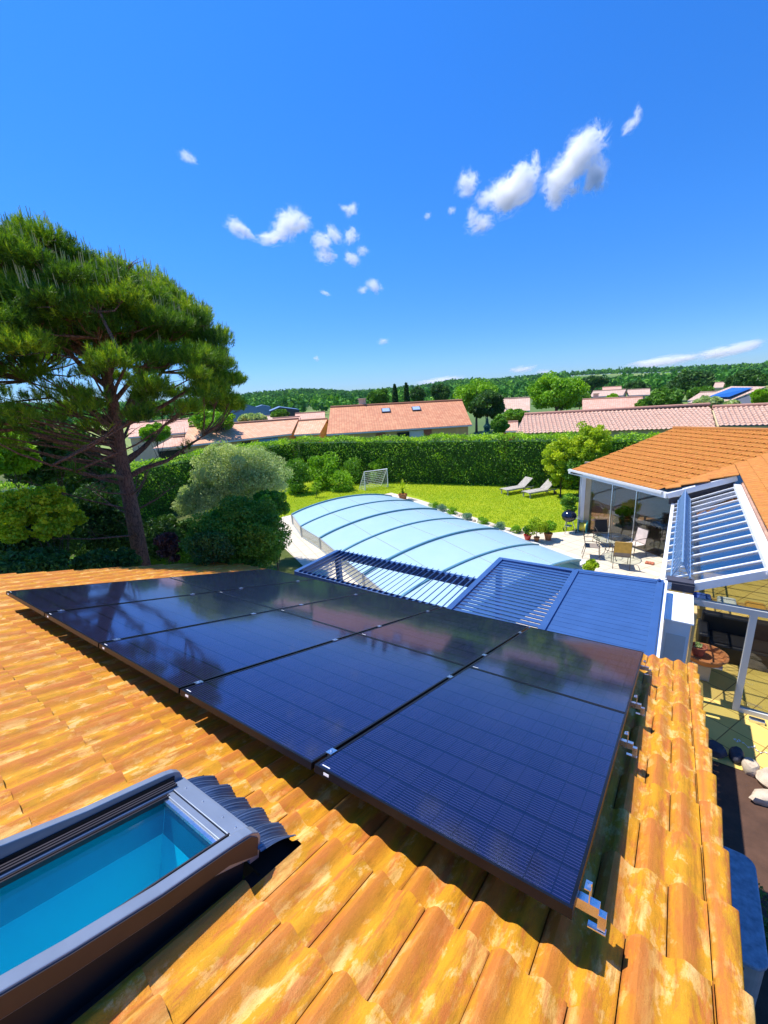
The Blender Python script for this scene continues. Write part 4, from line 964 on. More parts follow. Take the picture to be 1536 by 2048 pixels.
# patio table and chairs
tp = P(1226, 1076, .72); tp.z = 0
tb = wthing('patio_table', 'round glass patio table with slim metal legs', 'table', tp)
mb = MB(); mb.lathe(tp, [(.001, .712), (.60, .712), (.60, .722), (.001, .722)], 32); mb.build('tabletop', glassmat('table_glass', (0.93, 0.97, 0.95), 1.0, 0.02, 0.04), tb)
mb = MB(); mb.tube([tp + Vector((math.cos(i * .3927) * .60, math.sin(i * .3927) * .60, .70)) for i in range(17)], .013, 6); mb.tube([tp + Vector((math.cos(i * .5236) * .22, math.sin(i * .5236) * .22, .30)) for i in range(13)], .01, 6); mb.build('rim', M['darkmetal'], tb)
for i in range(4):
    a = i * math.pi / 2 + .5; ca, sa = math.cos(a), math.sin(a)
    mb = MB(); mb.tube([tp + Vector((ca * .52, sa * .52, .70)), tp + Vector((ca * .20, sa * .20, .40)), tp + Vector((ca * .24, sa * .24, .2)), tp + Vector((ca * .42, sa * .42, 0))], .011, 6); mb.build('leg', M['darkmetal'], tb)
def chair(label, loc, rz, m):
    t = thing('patio_chair', label, 'chair', loc, 'metal chairs round the glass patio table', rz)
    mb = MB(); mb.box((0, 0, .43), (.46, .46, .012)); mb.build('seat', m, t)
    mb = MB(); mb.prism([(-.21, -.23, .45), (-.21, .23, .45), (-.30, .21, .92), (-.30, -.21, .92)], .010); mb.build('backrest', m, t)
    mb = MB()
    for y in (-.245, .245):
        mb.tube([(-.31, y, .94), (-.25, y, .68), (-.21, y, .43)], .011, 6); mb.tube([(-.25, y, .66), (-.05, y, .67), (.18, y, .655), (.235, y, .60), (.235, y, .43)], .011, 6)
    mb.tube([(-.31, -.245, .94), (-.31, .245, .94)], .011, 6); mb.tube([(.235, -.245, .43), (.235, .245, .43)], .011, 6); mb.tube([(-.21, -.245, .43), (-.21, .245, .43)], .011, 6)
    mb.build('frame', M['darkmetal'], t)
    for x, y in ((-.21, -.245), (-.21, .245), (.235, -.245), (.235, .245)):
        mb = MB(); mb.tube([(x, y, .43), (x + (-.09 if x < 0 else .03), y, 0)], .011, 6); mb.build('leg', M['darkmetal'], t)
    return t
def face(loc): d = tp - loc; return math.atan2(d.y, d.x)
c1 = P(1182, 1114, 0); chair('grey mesh chair on the pool side of the glass table', c1, face(c1) - .2, M['mesh_grey'])
c2 = P(1240, 1133, 0); ch2 = chair('metal chair with a mustard cloth over its back, nearest the pergola', c2, 1.78, M['mesh_grey'])
mb = MB(); mb.prism([(-.215, -.245, .44), (-.215, .245, .44), (-.325, .245, .95), (-.325, -.245, .95)], .010, (-1, 0, -.2)); mb.prism([(-.325, -.245, .955), (-.325, .245, .955), (-.29, .245, .955), (-.29, -.245, .955)], .01)
mb.build('cloth_cover', M['towel'], ch2)
c3 = P(1267, 1110, 0); chair('pale pinkish mesh chair beside the glass wall', c3, face(c3) + .15, M['mesh_pink'])
c4_ = P(1203, 1090, 0); chair('dark mesh chair behind the glass table towards the barbecue', c4_, face(c4_), M['seal'])
p = P(1299, 1128, 0); mb = MB()
for i in range(3): mb.box((i * .085, 0, .03), (.075, .20, .06))
bo = solo(mb, 'brick_block', M['brick'], 'small red perforated brick lying on the pale patio', 'brick', bevel=.004); bo.location = p; bo.rotation_euler.z = -.1

# ================================================================== GLASS GARDEN ROOM
ZE = 2.40
A = P(1141, 943, ZE); B = P(1335, 991, ZE); ed = (B - A); ed.z = 0; ed.normalize(); nd = Vector((-ed.y, ed.x, 0))     # nd points away from the viewer
if nd.y < 0: nd = -nd
gr = wthing('garden_room', 'glass-walled garden room with an orange tiled roof and white fascia', 'building', (-1.5, 18.5, 0))
sl_ = math.radians(15); N1 = Vector((-nd.x * math.sin(sl_), -nd.y * math.sin(sl_), math.cos(sl_))); V1 = Vector((-nd.x * math.cos(sl_), -nd.y * math.cos(sl_), -math.sin(sl_)))
O1 = Vector((A.x, A.y, ZE + .09)); 
q_ = lambda px, py: onplane(px, py, O1, N1)
pk, pr_, va_, vb_ = q_(1347, 858), q_(1560, 863), q_(1338, 975), q_(1536, 886)
sl2 = math.radians(18.5); N2 = Vector((-math.sin(sl2), 0, math.cos(sl2))); V2 = Vector((-math.cos(sl2), 0, -math.sin(sl2)))
O2 = Vector((1.46, 15.9, va_.z + (1.46 - va_.x) * math.tan(sl2) + .02))
vdir = N1.cross(N2); vdir.z = 0; vdir.normalize(); vn = Vector((-vdir.y, vdir.x, 0)); 
if vn.y > 0: vn = -vn                                    # vn: towards plane 2
G0 = Vector((-1.5, 18.5, 0))
hd = (pk - q_(1143, 941)); hd.z = 0; hd.normalize(); hn = Vector((-hd.y, hd.x, 0)); 
if hn.dot(ed) > 0: hn = -hn
rd = (pr_ - pk); rd.z = 0; rd.normalize(); rnn = Vector((-rd.y, rd.x, 0))
if rnn.y < 0: rnn = -rnn
tile_mesh('roof', O1 - ed * 2, ed, V1, N1, 0, 62, -9.0, 25, .225, .362, PROF_ROMAN, M['tile_room'], gr, 0.5, seed=21, nseg=2, lift=.034, hs=1.7,
          clip=[(va_ - G0, vn), (pk - G0, hn), (pk - G0, rnn)])
# second slope, rising to the right
XR = 9.0
tile_mesh('roof_slope', O2 + Vector((0, -8.5, 0)), Vector((0, 1, 0)), V2, N2, 0, 96, -7.95, 22, .225, .362, PROF_ROMAN, M['tile_room'], gr, 0.5,
          lambda u, v: False, seed=22, nseg=2, lift=.034, hs=1.7, clip=[(Vector((1.47, 0, 0)) - G0, Vector((-1, 0, 0))), (va_ - G0, -vn)])
tile_mesh('roof_slope', O2 + Vector((0, 0.02, 0)), Vector((0, 1, 0)), V2, N2, 0, 40, -0.02, 5, .225, .362, PROF_ROMAN, M['tile_room'], gr, 0.5,
          None, seed=23, nseg=2, lift=.034, hs=1.7, clip=[(va_ - G0, -vn), (Vector((1.465, 0, 0)) - G0, Vector((1, 0, 0)))])
mb = MB(); un = .03
mb.prism([q_(1141, 943) - N1 * un, va_ - N1 * un, vb_ - N1 * un, pr_ - N1 * un, pk - N1 * un], .05, N1)
def p2(x, y): return Vector((x, y, O2.z + (x - O2.x) * math.tan(sl2))) - N2 * un
def vy(x): return va_.y + (x - va_.x) * vdir.y / vdir.x
mb.prism([p2(1.50, 7.6), p2(8.5, 7.6), p2(8.5, vy(8.5)), p2(1.50, vy(1.5))], .05, N2)
mb.prism([p2(va_.x + .05, 16.02), p2(1.50, 16.02), p2(1.50, vy(1.5)), p2(va_.x + .05, vy(va_.x + .05))], .05, N2)
mb.build('roof_deck', M['deck'], gr)
mb = MB(); mb.tube([pk + Vector((0, 0, .02)), pr_ + Vector((0, 0, .02))], .10, 10); mb.build('ridge_cap', M['tile_room'], gr)
mb = MB(); mb.bar(A + Vector((0, 0, -.0)) - ed * .05, B + Vector((0, 0, 0)), .13, .17)
C_ = Vector((1.45, 15.92, O2.z - .12)); Bv = Vector((B.x, B.y, 2.40))
mb.bar(Bv + Vector((-.0, 0, .0)), C_, .13, .17)
mb.bar(A - ed * .0, A + nd * 3.6, .12, .15)
fa = mb.build('fascia', M['white'], gr, bevel=.008)
mb = MB(); mb.prism([(B.x + .05, 15.90, 2.05), (1.42, 15.90, 2.70), (1.42, 15.90, C_.z), (B.x + .05, 15.90, 2.36)], .03, (0, -1, 0)); mb.build('gable_infill', M['slate'], gr)
mb = MB(); mb.bar(A + Vector((0, 0, .095)) - nd * .07, B - ed * .12 + Vector((0, 0, .095)) - nd * .07, .10, .04); mb.bar(A + Vector((0, 0, .06)) - nd * .13, B - ed * .12 + Vector((0, 0, .06)) - nd * .13, .015, .05); mb.build('gutter', M['whitegrey'], gr)
# soffit / ceiling and the glass walls
g0, g1 = P(1176, 1065, 0), P(1332, 1119, 0); gd = (g1 - g0).normalized(); gn = Vector((-gd.y, gd.x, 0))
if gn.y < 0: gn = -gn
mb = MB(); mb.prism([A + Vector((0, 0, -.03)) + nd * .05, B + Vector((0, 0, -.03)) + nd * .05, Vector((2.6, 17.5, 2.37)), Vector((2.6, 21.5, 2.37)), A + nd * 3.4 + Vector((0, 0, -.03))], .04, (0, 0, 1)); mb.build('ceiling', M['whitegrey'], gr)
cuts = [P(1176, 1065, 0), P(1217, 1079, 0), P(1263, 1095, 0), P(1332, 1119, 0)]
for i in range(3):
    a, b = cuts[i], cuts[i + 1]
    mb = MB(); mb.prism([a + Vector((0, 0, .04)), b + Vector((0, 0, .04)), b + Vector((0, 0, 2.36)), a + Vector((0, 0, 2.36))], .012, gn); mb.build('glass_wall', M['glass'], gr)
for i in (1, 2):
    a = cuts[i]; mb = MB(); mb.box(a + Vector((0, 0, 1.2)) - gn * .0, (.028, .06, 2.34), rz=math.atan2(gd.y, gd.x)); mb.box(a + Vector((0, 0, 1.2)) + gd * .07 + gn * .03, (.022, .05, 2.34), rz=math.atan2(gd.y, gd.x)); mb.build('glass_profile', M['alu'], gr)
mb = MB(); mb.bar(cuts[0] + Vector((0, 0, .02)), cuts[3] + Vector((0, 0, .02)), .10, .035); mb.build('floor_track', M['alu'], gr)
pl0 = P(1160, 1062, 0); mb = MB(); mb.box((pl0.x - .02, pl0.y + .12, 1.2), (.15, .26, 2.4), rz=.35); mb.build('pillar', M['white'], gr, bevel=.01)
mb = MB(); mb.box((pl0.x + .22, pl0.y + .16, 1.2), (.26, .16, 2.38), rz=.0); mb.build('pillar', M['wall'], gr)
mb = MB(); mb.bar((pl0.x - .10, pl0.y + .02, 0), (pl0.x - .10, pl0.y + .02, 2.3), .05, .05); mb.build('downpipe', M['whitegrey'], gr)
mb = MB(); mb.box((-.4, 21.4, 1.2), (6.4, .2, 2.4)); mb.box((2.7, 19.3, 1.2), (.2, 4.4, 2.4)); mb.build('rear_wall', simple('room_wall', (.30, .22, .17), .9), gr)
mb = MB(); mb.add([cuts[0] + gn * .03 + Vector((0, 0, .035)), cuts[3] + Vector((0, 0, .035)) + gn * .03, Vector((2.6, 16.6, .035)), Vector((2.6, 21.3, .035)), Vector((-3.2, 21.3, .035))], [(0, 1, 2, 3, 4)]); mb.build('room_floor', M['roomfloor'], gr)
# furniture seen through the glass
def wchair(label, loc, rz, m=None):
    m = m or M['teak']; t = thing('lounge_chair', label, 'armchair', loc, None, rz)
    mb = MB(); 
    for i in range(7): mb.box((-.2 + i * .07, 0, .36), (.055, .5, .02))
    mb.build('seat', m, t); mb = MB()
    for i in range(6): mb.box((-.26 - .03 * i, 0, .42 + i * .075), (.02, .5, .06))
    mb.build('backrest', m, t)
    for x, y in ((-.24, -.27), (-.24, .27), (.24, -.27), (.24, .27)):
        mb = MB(); mb.bar((x, y, 0), (x, y, .58), .05, .05); mb.build('leg', m, t)
    mb = MB()
    for y in (-.27, .27): mb.bar((-.3, y, .59), (.28, y, .59), .06, .03)
    mb.build('armrest', m, t); return t
wchair('dark brown wooden armchair behind the right glass pane', P(1312, 1086, 0) + gn * .9, 2.6)
wchair('dark padded armchair in the middle of the garden room', P(1262, 1074, 0) + gn * 1.2, 3.6, M['sofa'])
p = P(1200, 1066, 0) + gn * 1.3; t_ = wthing('side_table', 'round dark side table inside the garden room', 'table', p)
mb = MB(); mb.lathe(p, [(.001, .50), (.38, .50), (.38, .53), (.001, .53)], 20); mb.build('tabletop', M['teak'], t_); mb = MB(); mb.lathe(p, [(.16, 0), (.05, .05), (.04, .5)], 14); mb.build('pedestal', M['teak'], t_)
p = p + Vector((0, 0, .53)); mb = MB(); mb.lathe((0, 0, 0), [(.05, 0), (.09, .12), (.08, .26), (.10, .30)], 14); vs_ = _b0(mb, 'vase', M['yellow'], None, smooth=True); vs_.location = p; tag(vs_, 'small yellow vase on the dark round table behind glass', 'vase')
pr2 = P(1240, 1040, 0) + gn * 1.4
bush(1252, 1035, 60, 60, 19.6, 'leafy green house plant behind the glass of the garden room', L_['bright'], cat='house plant', name='house_plant', leaf=.10, ncl=18, nl=120, seed=61)

# ================================================================== GLASS VERANDA (lean-to with white bars)
vr = wthing('veranda', 'lean-to veranda with blue glass roof and white glazing bars', 'veranda', (0.8, 12.3, 0))
yA, yB = 8.93, 15.85; zl = 2.10; zh = 2.78; xl, xh = -0.02, 1.42
def vz(x): return zl + (zh - zl) * (x - xl) / (xh - xl)
mb = MB(); mb.prism([(xl, yA, vz(xl)), (xh, yA, vz(xh)), (xh, yB, vz(xh)), (xl, yB, vz(xl))], .012); mb.build('roof_glass', M['glassroof'], vr)
nb_ = 13
for i in range(nb_):
    y = yA + .50 + (yB - yA - .7) * i / (nb_ - 1); mb = MB(); mb.bar((xl - .01, y, vz(xl) + .016), (xh, y, vz(xh) + .016), .042, .022); mb.build('glazing_bar', M['white'], vr)
mb = MB(); mb.bar((xh + .05, yA - .12, zh + .03), (xh + .05, yB, zh + .03), .16, .12); mb.build('ridge_beam', M['white'], vr, bevel=.006)
mb = MB(); mb.bar((xl + .30, yA - .02, vz(xl + .30) - .02), (xh + .9, yA - .02, vz(xh + .9) - .02), .12, .15); mb.build('gable_beam', M['white'], vr, bevel=.006)
mb = MB(); mb.bar((xl, yA, zl - .03), (xl, yB, zl - .03), .08, .12); mb.build('eave_beam', M['white'], vr, bevel=.006)
mb = MB(); mb.prism([(xl, yA, .05), (xl, yB, .05), (xl, yB, zl - .1), (xl, yA, zl - .1)], .012, (-1, 0, 0)); mb.build('side_glass', M['glass'], vr)
# front: transom, post, doors
fy = 8.90; TZ = 2.02
mb = MB(); mb.bar((.40, fy, TZ), (4.2, fy, TZ), .09, .11); mb.build('transom', M['whitegrey'], vr, bevel=.004)
mb = MB(); mb.prism([(.55, fy, TZ + .06), (4.2, fy, TZ + .06), (4.2, fy, vz(1.42) + .3), (1.42, fy, vz(1.42) - .08), (.6, fy, vz(.6) - .08)], .012, (0, -1, 0)); mb.build('gable_glass', M['glassdoor'], vr)
dp_ = P(1486, 1335, 0.9)
fr = MB()
x0 = 1.34
fr.box((x0, fy, 1.0), (.10, .09, 1.94)); fr.box((x0 + .85, fy, .05), (1.6, .085, .12)); fr.build('door_frame', M['whitegrey'], vr, bevel=.004)
mb = MB(); mb.prism([(x0 + .05, fy, .11), (x0 + 1.6, fy, .11), (x0 + 1.6, fy, 1.96), (x0 + .05, fy, 1.96)], .01, (0, -1, 0)); mb.build('door_pane', M['glassdoor'], vr)
df = MB(); hx = .52                                 # left leaf folded open, seen edge-on
df.box((hx, 8.50, 1.0), (.05, .07, 1.96)); df.box((hx, 9.28 - .45, 1.0), (.05, .07, 1.96)); df.bar((hx, 8.47, 1.96), (hx, 8.86, 1.96), .05, .07); df.bar((hx, 8.47, .06), (hx, 8.86, .06), .05, .09)
dl = df.build('open_door', M['wallyellow'], vr, bevel=.004)
mb = MB(); mb.box((hx, 8.67, 1.0), (.010, .30, 1.8)); mb.build('door_pane', M['glassdoor'], dl)
mb = MB(); mb.box((1.62, 8.70, .05), (.22, .09, .07)); solo(mb, 'door_stop', M['alu'], 'small grey metal block at the foot of the glass door', 'door stop', bevel=.01)
# right-hand house wall rising behind the veranda beam
mb = MB(); mb.box((1.66, 12.5, 2.76), (.20, 6.7, .30)); w_ = solo(mb, 'house_wall', simple('stained_render', (.50, .30, .22), .9, 0, .25, 4, .3), 'rust-stained rendered wall strip under the right tiled eave', 'wall')
# truss
tr = wthing('truss', 'pale blue lattice truss lying along the glass veranda roof', 'truss', (0.22, 12.2, 2.3))
ya, yb = 8.95, 15.3; zb = 2.36; wt = .14; ht = .30; xc = .25
ch = [Vector((xc - wt, 0, zb)), Vector((xc + wt, 0, zb + .08)), Vector((xc, 0, zb + ht + .05))]
mb = MB()
for c in ch: mb.tube([c + Vector((0, ya, 0)), c + Vector((0, yb, 0))], .017, 8)
mb.build('chord', M['polyrib'] if False else simple('pale_blue_steel', (.22, .36, .55), .4, .3), tr); TM = bpy.data.materials['pale_blue_steel']
mb = MB(); nseg_ = 26
for i in range(nseg_):
    a = ya + (yb - ya) * i / nseg_; b = ya + (yb - ya) * (i + .5) / nseg_; c = ya + (yb - ya) * (i + 1) / nseg_
    for k in range(3):
        p1, p2 = ch[k], ch[(k + 1) % 3]; mb.tube([p1 + Vector((0, a, 0)), p2 + Vector((0, b, 0)), p1 + Vector((0, c, 0))], .010, 5)
mb.build('lattice', TM, tr)
mb = MB(); mb.box((xc + .0, ya - .06, zb + .02), (.42, .22, .04)); mb.box((xc + .05, ya - .12, zb - .07), (.34, .14, .14)); mb.build('end_bracket', M['slate'], tr)
# interior
sf = wthing('sofa', 'black leather sofa inside the veranda', 'sofa', (1.65, 10.9, 0))
mb = MB(); mb.box((1.65, 10.85, .22), (1.7, .75, .40)); mb.build('seat', M['sofa'], sf, bevel=.04)
mb = MB(); mb.box((1.65, 11.2, .50), (1.7, .22, .62)); mb.build('backrest', M['sofa'], sf, bevel=.05)
for x in (.85, 2.45):
    mb = MB(); mb.box((x, 10.85, .34), (.2, .8, .52)); mb.build('armrest', M['sofa'], sf, bevel=.05)
p = Vector((.80, 9.75, 0)); pdd = wthing('pedestal', 'pale square plinth carrying the terracotta bowl', 'plinth', p)
mb = MB(); mb.box(p + Vector((.0, 0, .17)), (.34, .34, .34)); mb.build('body', M['wall'], pdd, bevel=.01)
mb = MB(); mb.box(p + Vector((.1, .05, .355)), (.5, .4, .03)); mb.build('top', M['white'], pdd)
mb = MB(); mb.lathe((0, 0, 0), [(.12, 0), (.30, .05), (.36, .16), (.38, .16), (.38, .19), (.34, .19), (.30, .10), (.001, .07)], 28); bo = _b0(mb, 'terracotta_bowl', M['terracotta'], None, smooth=True); bo.location = p + Vector((.06, 0, .37)); tag(bo, 'wide terracotta bowl on the plinth just inside the veranda', 'bowl')
mb = MB(); mb.lathe((0, 0, 0), [(.09, 0), (.13, .18), (.145, .18), (.145, .21), (.12, .21), (.11, .15), (.001, .14)], 20); bo = _b0(mb, 'clay_pot', M['brick'], None, smooth=True); bo.location = p + Vector((-.06, .04, .45)); tag(bo, 'small clay pot standing in the terracotta bowl', 'pot')
crown('succulent', p + Vector((-.06, .04, .68)), (.09, .09, .06), L_['sage'], None, 8, .5, 30, .05, 71, .2); tag(bpy.data.objects['succulent'], 'pale succulent rosette in the small clay pot', 'plant')
bn = wthing('reflection_bench', 'slatted yellow bench added for colours reflected in the glass, behind the black sofa', 'bench', (1.5, 12.6, 0))  # bench and pads added in place of colours reflected in the glass
mb = MB()
for i in range(6): mb.box((1.5, 12.35 + i * .1, .42), (2.0, .08, .03))
mb.build('seat', simple('reflection_yellow', (.60, .38, .12), .6), bn)
for x in (.6, 2.4):
    for y in (12.38, 12.82): mb = MB(); mb.bar((x, y, 0), (x, y, .40), .06, .06); mb.build('leg', bpy.data.materials['reflection_yellow'], bn)
for i, (x, mm, lb) in enumerate(((.85, simple('reflection_blue', (.04, .10, .42), .9), 'blue'), (1.35, M['white'], 'white'), (1.9, simple('reflection_orange', (.65, .33, .05), .9), 'orange'))):
    mb = MB(); mb.box((0, 0, .07), (.38, .38, .13)); o = _b0(mb, 'reflection_pad', mm, None, bevel=.05); o.location = (x, 12.6, .435); tag(o, '%s square pad added for a colour reflected in the glass' % lb, 'reflection_pad')  # coloured squares of the reflection, built as solid pads

# ================================================================== SIDE YARD: heat pump, edging stones
hp = wthing('heat_pump', 'grey-blue heat pump unit with rounded lid beside the roof verge', 'heat pump', (.83, 4.2, 0))
def rrect(cx, cy, w, d, r, z, n=5):
    o = []
    for (sx, sy, a0) in ((1, 1, 0), (-1, 1, 90), (-1, -1, 180), (1, -1, 270)):
        for k in range(n + 1):
            a = math.radians(a0 + 90 * k / n); o.append(Vector((cx + sx * (w / 2 - r) + r * math.cos(a), cy + sy * (d / 2 - r) + r * math.sin(a), z)))
    return o
a_, b_ = P(1452, 1695, .85), P(1490, 1990, .85)
yt, yb_ = 5.0, 3.84; cx, cy = .80, (yt + yb_) / 2; HW = .70; HD = yt - yb_
mb = MB(); mb.prism(rrect(cx, cy, HW, HD, .12, .86), .05, (0, 0, 1)); mb.build('lid', M['heatpump'], hp, bevel=.015)
mb = MB(); mb.prism(rrect(cx, cy, HW - .03, HD - .03, .10, .81), .75, (0, 0, 1)); bd = mb.build('body', M['heatside'], hp)
mb = MB()
for i in range(9): mb.box((cx - .03, yb_ + .010, .76 - i * .030), (.42, .012, .012))
mb.build('vent_slats', M['seal'], bd)
mb = MB(); mb.box((cx + .07, cy - .02, .8615), (.085, .16, .003)); mb.build('rating_label', M['seal'], hp)
crown('ivy', (1.12, 4.9, .25), (.35, .5, .25), L_['dark'], None, 16, .4, 120, .05, 81, .3); tag(bpy.data.objects['ivy'], 'dark green ground plants around the heat pump', 'plant')
st_ = [((.98, 7.55), .34, .26, 'slate', 'half-round edging tile coloured dark for its shade, nearest the house'), ((1.26, 7.58), .20, .30, 'slate', 'upright edging tile coloured dark for its shade, beside the pale stones'), ((1.42, 7.42), .22, .30, 'stone', 'narrow pale limestone edging slab'), ((1.72, 7.30), .52, .42, 'stone', 'large flat pinkish stone at the right edge'), ((1.62, 6.92), .60, .22, 'stone', 'rough pale rock in front of the flat stone')]  # dark slate on the first two tiles puts their shade into the colour
for i, ((x, y), w, d, mm, lb) in enumerate(st_):
    mb = MB(); mb.ball((0, 0, .08), (w / 2, d / 2, .14), 14, 8); rs = random.Random(i + 3)
    mb.v = [(v[0] * rs.uniform(.9, 1.08), v[1] * rs.uniform(.9, 1.08), min(v[2], .17) * rs.uniform(.92, 1.05)) for v in mb.v]
    o = _b0(mb, 'edging_stone', M[mm], None, smooth=True); o.location = (x, y, 0.0); o.rotation_euler.z = -.3 + i * .2; tag(o, lb, 'stone', 'edging stones of the terrace')
# light glints on the terrace floor, modelled as white bits on a thread
lg = wthing('glint_row', 'row of tiny white bits standing for light glints on the terrace floor', 'glint', (1.5, 8.0, 0))
pts = [P(1467 + i * 7.0, 1478 + i * 3.2 + 3 * math.sin(i * 1.9), .03) for i in range(10)]
mb = MB(); mb.tube(pts, .004, 5); mb.build('glint_thread', M['alu'], lg)
mb = MB()
for i, q in enumerate(pts):
    a = i * 1.3; mb.bar(q, q + Vector((math.cos(a) * .035, math.sin(a) * .035, .012)), .012, .010)
mb.build('glint_bits', M['white'], lg)
# ================================================================== UMBRELLA PINE
pb = PR(285, 1130, 13.0); PX, PY_ = pb.x, pb.y
pine = wthing('umbrella_pine', 'large umbrella pine with leaning trunk and broad dense crown', 'pine tree', (PX, PY_, 0))
tpts = [Vector((PX, PY_, -.1)), Vector((PX, PY_, .8)), PR(283, 1120, 13), PR(262, 1010, 13), PR(240, 910, 13), PR(226, 810, 13), PR(208, 730, 13), PR(184, 650, 13), PR(168, 570, 13)]
trad = [.26, .225, .20, .18, .165, .14, .11, .07, .03]
mb = MB(); mb.tube(tpts, trad, 14); trunk = mb.build('trunk', M['bark'], pine, smooth=True)
def tr_at(z):
    for a, b in zip(tpts, tpts[1:]):
        if a.z <= z <= b.z: return a.lerp(b, (z - a.z) / (b.z - a.z))
    return tpts[-1]
rng = np.random.RandomState(12); rs = random.Random(12)
CC = Vector((PX - .15, PY_ - .1, 6.35)); RX_, RZ_ = 3.55, 3.1
clumps = []
tries = 0
while len(clumps) < 330 and tries < 9000:
    tries += 1
    d = rng.normal(size=3); d /= np.linalg.norm(d)
    if d[2] < -.22: continue
    lat = abs(d[0] * .39 + d[1] * .92)
    if d[2] < .50 and lat < .86 and rng.rand() < .95: continue
    if d[2] < .2 and rng.rand() < .78: continue
    q = rng.uniform(.82, 1.0) if d[2] < .25 else rng.uniform(.72, .97)
    wob = 1 + .07 * math.sin(d[0] * 5 + 1) + .06 * math.sin(d[1] * 6 + d[2] * 4)
    c = np.array([CC.x + d[0] * RX_ * q * wob, CC.y + d[1] * RX_ * q * wob, CC.z + d[2] * RZ_ * q * wob])
    rr_ = rng.uniform(.34, .54) * (0.8 if d[2] < .1 else 1.0)
    if any(np.linalg.norm(c - k[0]) < (rr_ + k[1]) * (.66 if d[2] < .55 else .52) for k in clumps): continue
    clumps.append((c, rr_, d[2]))
# limbs: main ones from the trunk, then branches reaching each clump
mains = []
mbL = MB()
for i in range(30):
    zo = rs.uniform(4.2, 8.4); o = tr_at(zo); a = i * 2.399 + rs.uniform(-.3, .3); el = rs.uniform(.25, .75) + (zo - 5) * .12
    Ln = rs.uniform(2.0, 3.1) * (1 - max(0, zo - 6.2) * .2); d = Vector((math.cos(a) * math.cos(el), math.sin(a) * math.cos(el), math.sin(el)))
    e_ = o + d * Ln - CC; lim = math.sqrt((e_.x / RX_) ** 2 + (e_.y / RX_) ** 2 + (e_.z / RZ_) ** 2); Ln = Ln * min(1, .80 / max(lim, .01))
    pts = [o]
    for k in range(1, 5):
        f_ = k / 4; pts.append(o + d * Ln * f_ + Vector((rs.uniform(-.07, .07), rs.uniform(-.07, .07), .22 * f_ * f_ + rs.uniform(-.05, .05))))
    r0 = rs.uniform(.045, .085); mbL.tube(pts, [r0, r0 * .82, r0 * .65, r0 * .45, r0 * .28], 7); mains.append(pts)
for c, r_c, dz in clumps:
    cv = Vector(c); best = None
    for m_ in mains:
        for k in range(1, 5):
            dd = (m_[k] - cv).length + (0.8 if m_[k].z > cv.z else 0)
            if best is None or dd < best[0]: best = (dd, m_[k])
    o = best[1]; mid = o.lerp(cv, .5) + Vector((rs.uniform(-.12, .12), rs.uniform(-.12, .12), -.10))
    mbL.tube([o, mid, cv], [.026, .018, .008], 5)
    for _ in range(5):
        e = cv + Vector((rs.uniform(-1, 1), rs.uniform(-1, 1), rs.uniform(-.5, 1))) * r_c * .8; mbL.tube([mid.lerp(cv, .6), e], [.009, .004], 4)
# bare twiggy branches in the lower right and left of the crown
for i in range(260):
    m_ = rs.choice(mains[:]); k = rs.randint(1, 4); o = m_[k]; L = rs.uniform(.4, 1.2) * (.5 if o.z > CC.z + .6 else 1); a = rs.uniform(0, 6.28)
    d = (m_[k] - m_[k - 1]).normalized() + Vector((math.cos(a), math.sin(a), rs.uniform(-.4, .6))) * .8; d.normalize()
    mbL.tube([o, o + d * L * .5 + Vector((0, 0, .05)), o + d * L], [.012, .008, .003], 4)
for i in range(16):          # low dead branches
    zo = rs.uniform(2.6, 4.6); o = tr_at(zo); a = rs.uniform(0, 6.28); L = rs.uniform(.8, 2.6); d = Vector((math.cos(a), math.sin(a), rs.uniform(.1, .6)))
    p1 = o + d * L * .5 + Vector((0, 0, -.06)); p2 = o + d * L
    mbL.tube([o, p1, p2], [.03, .018, .006], 5)
    for _ in range(7):
        q_ = o.lerp(p2, rs.uniform(.3, .95)); mbL.tube([q_, q_ + Vector((rs.uniform(-.4, .4), rs.uniform(-.4, .4), rs.uniform(.0, .4)))], [.007, .002], 4)
mbL.build('limbs', M['bark'], trunk, smooth=True)
# needle tufts
TP, TD, TT, TS = [], [], [], []
def tufts(c, r_c, n, tone, upb=0.95):
    d = rng.normal(size=(n, 3)); d[:, 2] = np.abs(d[:, 2]) * .9 - .25; d /= np.linalg.norm(d, axis=1)[:, None]
    p = c + d * r_c * rng.uniform(.35, 1.0, n)[:, None] * np.array([1.1, 1.1, .8])
    ax_ = d * .6 + np.array([0, 0, upb]) + rng.normal(size=(n, 3)) * .15; ax_ /= np.linalg.norm(ax_, axis=1)[:, None]
    TP.append(p); TD.append(ax_); TT.append(np.clip(tone + rng.normal(size=n) * .16 + .15 * d[:, 2], 0, 1)); TS.append(np.full(n, 1.0))
for c, r_c, dz in clumps: tufts(c, r_c, int(400 * r_c), .25 + .45 * rng.rand() ** 1.5)
for m_ in mains:             # sparser inner growth
    for k in (2, 3, 4):
        if rng.rand() < .40: tufts(np.array(m_[k]), .22, 16, .3)
for i in range(46):          # sparse brownish-green sprays low on the left
    c = PR(rng.uniform(-40, 200), rng.uniform(740, 900), 13 + rng.uniform(-2.0, 2.5)); tufts(np.array(c), .34, 26, .55)
    mb_ = MB(); mb_.tube([tr_at(min(max(c.z - .8, 3), 8)), c.lerp(tr_at(c.z - .5), .4) + Vector((0, 0, -.2)), c], [.03, .02, .006], 5); mb_.build('limbs', M['bark'], trunk)
TP = np.concatenate(TP); TD = np.concatenate(TD); TT = np.concatenate(TT); nT = len(TP); K = 24
base = np.repeat(TP, K, 0); ax_ = np.repeat(TD, K, 0); off = rng.uniform(-.10, .06, nT * K)[:, None] * ax_
